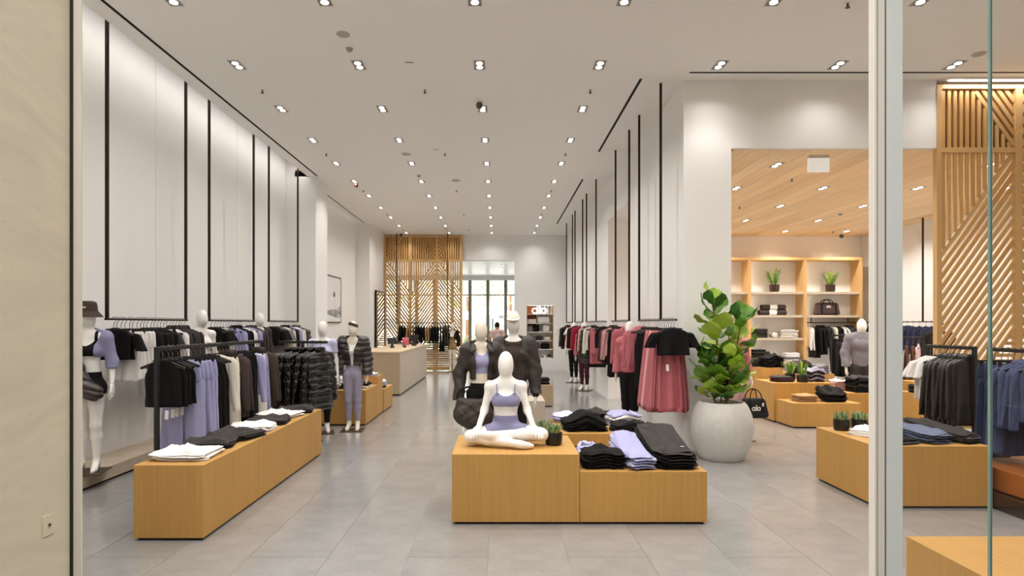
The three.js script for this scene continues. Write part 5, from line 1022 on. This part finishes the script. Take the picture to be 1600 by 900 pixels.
// ---------------------------------------------------------------- plants
function blade(L, W, bend, fold = 0.15, n = 8, cols = 4, wavy = 0, shape = (t) => Math.sin(PI * Math.pow(t, 0.8)) ** 0.8) {
  const pos = [], uv = [], idx = [];
  for (let j = 0; j <= n; j++) for (let i = 0; i <= cols; i++) {
    const t = j / n, s = (i / cols - 0.5) * 2, w = W / 2 * Math.max(0.02, shape(t));
    pos.push(s * w, L * t * (1 - 0.25 * bend * t), -bend * L * t * t * 0.7 + fold * Math.abs(s) * w + wavy * Math.sin(t * 17 + s * 2) * s * s); uv.push(s, t);
  }
  for (let j = 0; j < n; j++) for (let i = 0; i < cols; i++) { const a = j * (cols + 1) + i, b = a + 1, c = a + cols + 1, d = c + 1; idx.push(a, b, c, b, d, c); }
  const g = new THREE.BufferGeometry(); g.setAttribute('position', new THREE.Float32BufferAttribute(pos, 3)); g.setAttribute('uv', new THREE.Float32BufferAttribute(uv, 2)); g.setIndex(idx); g.computeVertexNormals(); return g;
}
{ // fiddle-leaf fig
  const o = thing('potted_fig', 'big fiddle-leaf fig in a ribbed pale concrete planter before the white pillar', 'plant', [2.92, 0, 7.76]);
  const pts = [[0, 0.0], [0.25, 0.0], [0.275, 0.012], [0.33, 0.12], [0.375, 0.28], [0.39, 0.42], [0.375, 0.56], [0.33, 0.68], [0.29, 0.735], [0.272, 0.745], [0.255, 0.735], [0.25, 0.69], [0, 0.685]];
  const sp = new THREE.SplineCurve(pts.slice(1, 10).map((p) => new THREE.Vector2(...p))).getPoints(40), g = new THREE.LatheGeometry([new THREE.Vector2(0, 0), ...sp, new THREE.Vector2(0.25, 0.73), new THREE.Vector2(0.25, 0.69), new THREE.Vector2(0, 0.685)], 96);
  const p = g.attributes.position; for (let i = 0; i < p.count; i++) { const a = Math.atan2(p.getZ(i), p.getX(i)), k = 1 - 0.012 * Math.pow(Math.abs(Math.sin(a * 13 + 0.5 * Math.sin(p.getY(i) * 3))), 4) * smooth(0.02, 0.15, p.getY(i)) * smooth(0.74, 0.55, p.getY(i)); p.setX(i, p.getX(i) * k); p.setZ(i, p.getZ(i) * k); }
  g.computeVertexNormals(); part('planter', g, M.concrete, o);
  part('soil', lathe([[0, 0.70], [0.15, 0.705], [0.249, 0.695]], 24), M.soil, o);
  const stems = [[[0, 0.68, 0], [-0.03, 1.1, 0.02], [-0.07, 1.6, 0.0], [-0.12, 2.08, 0]], [[0.03, 0.68, 0.02], [0.09, 1.0, 0.05], [0.17, 1.4, 0.05], [0.25, 1.85, 0.03]], [[-0.06, 0.68, -0.03], [-0.15, 0.95, 0.0], [-0.22, 1.35, 0.04]], [[0.02, 0.68, 0.07], [0.05, 0.95, 0.16], [0.06, 1.3, 0.2]]];
  const shapeF = (t) => (0.18 + 0.82 * smooth(0.05, 0.75, t)) * Math.pow(Math.max(0, 1 - Math.pow(t, 5)), 0.5);
  const leafG = [blade(0.36, 0.27, 0.35, 0.18, 10, 4, 0.012, shapeF), blade(0.34, 0.25, 0.55, 0.22, 10, 4, 0.014, shapeF), blade(0.3, 0.22, 0.15, 0.2, 10, 4, 0.01, shapeF)];
  part('stake', rod([0.06, 0.68, 0.1], [0.055, 1.62, 0.1], 0.008), std(0xb9784a, 0.7), o);
  stems.forEach((st, si) => {
    const cv = new THREE.CatmullRomCurve3(st.map((q) => new THREE.Vector3(...q)));
    part('stem', new THREE.TubeGeometry(cv, 24, 0.011, 6), M.bark, o);
    const n = [34, 28, 22, 20][si];
    for (let i = 0; i < n; i++) {
      const t = 0.14 + 0.86 * (i + 1) / n, q = cv.getPoint(Math.min(1, t)), az = i * 2.4 + si * 1.3 + rr(-0.3, 0.3), tip = smooth(0.75, 1, t), tilt = lerp(rr(0.9, 1.6), rr(0.3, 1.05), tip), sc = rr(0.7, 1.15) * lerp(1, 0.85, tip);
      const m = part('leaf', leafG[i % 3], rnd() < 0.34 ? M.leafPale : rnd() < 0.4 ? M.leafDark : M.leaf, o);
      m.position.copy(q); m.rotation.order = 'YXZ'; m.rotation.set(tilt, az, rr(-0.2, 0.2)); m.scale.setScalar(sc);
    }
  });
}
function smallPlant(label, x, y, d, { r = 0.082, h = 0.115, mat = M.pot, kind = 0, s = 1, name = 'potted_succulent' } = {}) {
  const o = thing(name, label, 'plant', [x, y, d], rr(0, 6));
  part('pot', lathe([[0, 0], [r * 0.86, 0], [r * 0.93, 0.008], [r, h * 0.5], [r * 0.99, h], [r * 0.92, h], [r * 0.92, h * 0.86], [0, h * 0.86]], 36), mat, o);
  part('soil', lathe([[0, h * 0.9], [r * 0.915, h * 0.87]], 20), M.soil, o);
  const gs = [[], []];
  if (!kind) for (let i = 0; i < 80; i++) {
    const g = blade(rr(0.05, 0.085) * s, 0.016 * s, rr(0.1, 0.6), 0.2, 5, 2), a = i * 2.4, rad = r * 0.75 * Math.sqrt(rnd());
    g.applyMatrix4(new THREE.Matrix4().makeRotationFromEuler(new THREE.Euler(rr(0.1, 1.0), a, 0, 'YXZ'))).translate(Math.sin(a) * rad, h * 0.86 + rr(0, 0.03), Math.cos(a) * rad); gs[i % 3 ? 0 : 1].push(g);
  } else for (let f = 0; f < 8; f++) {                       // fronds: leaves in pairs along leaning stems
    const a = f * 2.4, lean = f ? rr(0.2, 0.62) : 0.05, L = rr(0.13, 0.19) * s, q = new THREE.Matrix4().makeRotationFromEuler(new THREE.Euler(lean, a, 0, 'YXZ')).setPosition(Math.sin(a) * r * 0.25, h * 0.86, Math.cos(a) * r * 0.25);
    part('stem', new THREE.CylinderGeometry(0.003 * s, 0.004 * s, L, 5).translate(0, L / 2, 0).applyMatrix4(q), M.leafDark, o);
    for (let i = 0; i < 11; i++) { const g = blade(rr(0.036, 0.048) * s, 0.02 * s, 0.3, 0.15, 4, 2); g.applyMatrix4(new THREE.Matrix4().makeRotationFromEuler(new THREE.Euler(i === 10 ? 0.1 : 0.85, i * PI + 0.5, 0, 'YXZ'))).translate(0, L * (0.15 + 0.085 * i), 0).applyMatrix4(q); gs[f % 3 ? 0 : 1].push(g); }
  }
  const a = part('foliage', mergeGeometries(gs[0]), kind ? M.leaf : std(0x9aa97c, 0.7, { side: THREE.DoubleSide }), o); a.userData.kind = 'stuff';
  const b = part('foliage', mergeGeometries(gs[1]), kind ? M.leafPale : std(0x5f7d4a, 0.7, { side: THREE.DoubleSide }), o); b.userData.kind = 'stuff';
}
smallPlant('bushy succulent in a black pot beside the seated mannequin knee', 0.52, TOP + 0.003, 5.6, { s: 1.15 });
smallPlant('succulent in a black pot half hidden behind the one at the seated knee', 0.44, TOP + 0.003, 5.86, { s: 1.0, r: 0.07 });
smallPlant('succulent in a black pot behind the glass, standing clear of the mullion', 3.76, 0.593, 6.5, { s: 1.2 });
smallPlant('succulent in a black pot behind the glass, partly cut by the mullion', 3.965, 0.593, 6.52, { s: 1.15 });
smallPlant('green plant in a black pot at the front of the stepped plinth', 5.53, 0.701, 10.78, { r: 0.1, h: 0.13, s: 1.3, kind: 1 });
smallPlant('green plant in a black pot behind the front one on the stepped plinth', 5.45, 0.701, 11.08, { r: 0.09, h: 0.13, s: 1.3, kind: 1 });
smallPlant('zz plant in a brown pot on the top shelf of the middle bookcase bay', 7.5, 2.632, 16.12, { r: 0.13, h: 0.2, mat: M.potBrown, kind: 1, s: 2.2, name: 'potted_plant' });
smallPlant('zz plant in a brown pot on the top shelf of the wide rail bay', 9.02, 2.632, 16.12, { r: 0.125, h: 0.2, mat: M.potBrown, kind: 1, s: 2.0, name: 'potted_plant' });
// ---------------------------------------------------------------- shelf goods
{
  const roll = (L, r) => { const R = []; for (const [t, k] of [[-0.5, 0.9], [-0.495, 1], [0.495, 1], [0.5, 0.9]]) R.push(...[[t * L, r * k]]); return lathe(R.map(([y, q]) => [q, y]), 28).rotateZ(PI / 2); };
  [[0, 0.072, 0.74, 'lower'], [0.145, 0.07, 0.66, 'upper']].forEach(([dy, r, L, w], i) => {
    const o = thing('rolled_mat', `${w} of two rolled dark mats with a white band on the bookcase`, 'mat', [7.44 + (i ? 0.02 : 0), 2.002 + r + dy, 16.12]);
    part('roll', roll(L, r), std(0x3a2a25, 0.7), o); part('band', new THREE.CylinderGeometry(r + 0.002, r + 0.002, 0.2, 28, 1, true).rotateZ(PI / 2), M.paper, o);
  });
  const t = thing('rolled_towel', 'small white rolled towel between two stacks on the bookcase', 'towel', [7.46, 1.392 + 0.07, 16.1]);
  part('roll', lathe([[0, -0.13], [0.06, -0.13], [0.07, -0.12], [0.07, 0.12], [0.06, 0.13], [0, 0.13]], 28).rotateX(PI / 2), F.white, t); part('spiral', new THREE.TorusGeometry(0.035, 0.006, 6, 24).translate(0, 0, 0.131), F.cream, t);
  const d = thing('holdall_bag', 'dark brown holdall with white three-letter mark on the bookcase shelf', 'bag', [8.92, 2.002, 16.12]);
  const g = new RoundedBoxGeometry(0.64, 0.34, 0.26, 4, 0.06).translate(0, 0.17, 0), p = g.attributes.position; for (let i = 0; i < p.count; i++) { p.setX(i, p.getX(i) * (1 - 0.12 * smooth(0.15, 0.34, p.getY(i)))); p.setZ(i, p.getZ(i) * (1 - 0.4 * smooth(0.12, 0.34, p.getY(i)))); } g.computeVertexNormals();
  part('shell', g, phys(0x3c2a25, 0.45), d); for (const z of [-0.05, 0.07]) part('handle', tube([[-0.14, 0.27, z * 1.3], [-0.11, 0.38, z], [0, 0.43, z * 0.7], [0.11, 0.38, z], [0.14, 0.27, z * 1.3]], 0.011, 24, 6), F.ink, d);
  for (const x of [-0.19, 0.19]) part('belt', new RoundedBoxGeometry(0.035, 0.28, 0.01, 2, 0.003).rotateX(-0.2).translate(x, 0.16, 0.122), F.ink, d); letters(d, 0.05, 0.002, M.paper, [0, 0.2, 0.112]);
  // goods in the far niche: small, far away
  const bagAt = (n, label, cat, x, y, w, h, mat, strap) => { const o = thing(n, label, cat, [x, y, 22.68]); const q = new RoundedBoxGeometry(w, h, 0.16, 3, Math.min(w, h) * 0.25).translate(0, h / 2, 0); part('shell', q, mat, o); part('pocket', new RoundedBoxGeometry(w * 0.66, h * 0.4, 0.04, 3, 0.015).translate(0, h * 0.32, 0.085), mat, o); if (strap) part('strap', tube([[-w * 0.3, h * 0.9, 0], [0, h * 1.2, 0], [w * 0.3, h * 0.9, 0]], 0.008, 14, 5), F.ink, o); };
  bagAt('belt_bag', 'puffy white belt bag on the second niche shelf', 'bag', 1.27, 1.805, 0.34, 0.15, F.cream); bagAt('tote_bag', 'white quilted tote under the shop sign in the niche', 'bag', 1.72, 1.805, 0.46, 0.24, F.white);
  bagAt('backpack', 'grey backpack on the third niche shelf, at the oak inlay side', 'backpack', 1.2, 1.475, 0.2, 0.24, F.grey, 1); bagAt('backpack', 'black backpack with white pocket on the third niche shelf', 'backpack', 1.45, 1.475, 0.22, 0.26, F.ink, 1); bagAt('backpack', 'white backpack with black strap on the third niche shelf', 'backpack', 1.82, 1.475, 0.26, 0.26, F.white, 1);
  bagAt('belt_bag', 'black belt bag on the fourth niche shelf', 'bag', 1.25, 1.145, 0.26, 0.15, F.ink, 1); bagAt('belt_bag', 'grey belt bag on the fourth niche shelf', 'bag', 1.55, 1.145, 0.26, 0.17, F.char, 1); bagAt('belt_bag', 'cream belt bag on the fourth niche shelf', 'bag', 1.87, 1.145, 0.24, 0.13, F.cream, 1);
  bagAt('gym_bag', 'crimson gym bag on the fifth niche shelf', 'bag', 1.35, 0.815, 0.36, 0.24, F.crimson, 1); bagAt('gym_bag', 'black gym bag on the fifth niche shelf', 'bag', 1.78, 0.815, 0.34, 0.22, F.ink, 1);
  const shoe = (label, x, mat) => { const o = thing('shoe', label, 'shoe', [x, 0.473, 22.66], 0.3); part('upper', skin([{ a: [0, 0.1, -0.08], b: [0, 0.045, 0.1], ra: 0.05, rb: 0.035, k: 0.02 }], 0.009), mat, o); part('sole', new RoundedBoxGeometry(0.09, 0.025, 0.28, 2, 0.01).translate(0, 0.0125, 0.01), M.white, o); };
  shoe('black trainer on the bottom niche shelf, oak inlay side', 1.25, F.ink); shoe('black trainer in the middle of the bottom niche shelf', 1.5, F.black); shoe('white trainer on the bottom niche shelf', 1.75, F.white); shoe('charcoal trainer at the wall end of the bottom niche shelf', 1.95, F.char);
}
// ---------------------------------------------------------------- the street behind the far glass
struct('ground', bx(-40, 40, -0.15, -0.02, 30.1, 75), std(0xbdb6aa, 0.9));
function parasol(label, x, d, r = 1.7, lettered) {
  const o = thing('parasol', label, 'parasol', [x, 0, d]);
  part('base', cyl(0.35, 0.3, 0.08), M.plate, o); part('pole', cyl(0.03, 0.03, 2.7, 0, 0.08, 0, 10), M.plate, o);
  const g = new THREE.ConeGeometry(r, 0.62, 8, 1, true).translate(0, 2.6, 0); part('canopy', g, std(0xf0f1f0, 0.9, { side: THREE.DoubleSide }), o);
  part('valance', new THREE.CylinderGeometry(r, r, 0.22, 8, 1, true).translate(0, 2.19, 0), std(0xd9dcde, 0.9, { side: THREE.DoubleSide }), o);
  if (lettered) letters(o, 0.16, 0.01, M.black, [0.55, 2.1, r * 0.95], 0.39);
}
parasol('white street parasol with a dark three-letter mark on its valance', -0.35, 35.5, 1.8, true); parasol('white street parasol behind the slatted screen', -2.9, 39.5, 1.8); parasol('white street parasol close to the side wall', -5.6, 34.5, 1.7);
function tree(label, x, d, h, r, n = 420) {
  const o = thing('street_tree', label, 'tree', [x, 0, d]);
  part('trunk', cyl(0.16, 0.09, h * 0.6, 0, 0, 0, 10), M.bark, o);
  const lg = blade(0.3, 0.16, 0.4, 0.15, 4, 2), a = [];
  for (let i = 0; i < n; i++) { const u = rr(-1, 1), t = rr(0, 6.28), k = Math.sqrt(1 - u * u) * r * rr(0.6, 1), g = lg.clone(); g.applyMatrix4(new THREE.Matrix4().makeRotationFromEuler(new THREE.Euler(rr(0, 3), rr(0, 6), rr(0, 3)))).translate(Math.cos(t) * k, h * 0.72 + u * r * 0.9, Math.sin(t) * k); a.push(g); }
  part('foliage', mergeGeometries(a), phys(0x9fb886, 0.6, { side: THREE.DoubleSide, transmission: 0.3, thickness: 0 }), o).userData.kind = 'stuff';
}
tree('leafy street tree seen between the first mullions', -2.2, 42, 6.2, 1.9); tree('leafy street tree seen over the parasol', 0.9, 44, 6.5, 2.0); tree('leafy street tree behind the slats', -6.5, 43, 6.5, 2.2);
for (let i = 0; i < 5; i++) { // planting along the glass
  const o = thing('street_hedge', `clipped green hedge box outside the far glass, ${ORD[i]} from the side wall`, 'hedge', [-5 + 1.7 * i, 0, 32.2]);
  part('trough', bx(-0.6, 0.6, -0.02, 0.4, -0.2, 0.2), std(0x9a938a, 0.8), o);
  const a = []; const lg = blade(0.16, 0.08, 0.4, 0.15, 3, 2);
  for (let k = 0; k < 240; k++) { const g = lg.clone(); g.applyMatrix4(new THREE.Matrix4().makeRotationFromEuler(new THREE.Euler(rr(0, 3), rr(0, 6), rr(0, 3)))).translate(rr(-0.6, 0.6), rr(0.4, 1.15), rr(-0.25, 0.25)); a.push(g); }
  part('foliage', mergeGeometries(a), phys(0x98b483, 0.6, { side: THREE.DoubleSide, transmission: 0.3, thickness: 0 }), o).userData.kind = 'stuff';
}
{
  const o = thing('street_building', 'pale office building with rows of windows across the street', 'building', [0, 0, 58]);
  part('facade', bx(-22, 22, -0.02, 16, 0, 6), std(0xe3ded4, 0.9), o);
  for (let i = -9; i < 9; i++) for (let j = 0; j < 4; j++) { const w = part('window', bx(i * 2.3 + 0.4, i * 2.3 + 1.9, 1.2 + j * 3.6, 3.4 + j * 3.6, -0.06, 0.02), std(0xc9c4ba, 0.7), o); part('pane', bx(i * 2.3 + 0.5, i * 2.3 + 1.8, 1.3 + j * 3.6, 3.3 + j * 3.6, -0.08, -0.05), phys(0x7f95a0, 0.1), w); }
}

scene.updateMatrixWorld(true);
renderer.render(scene, camera);
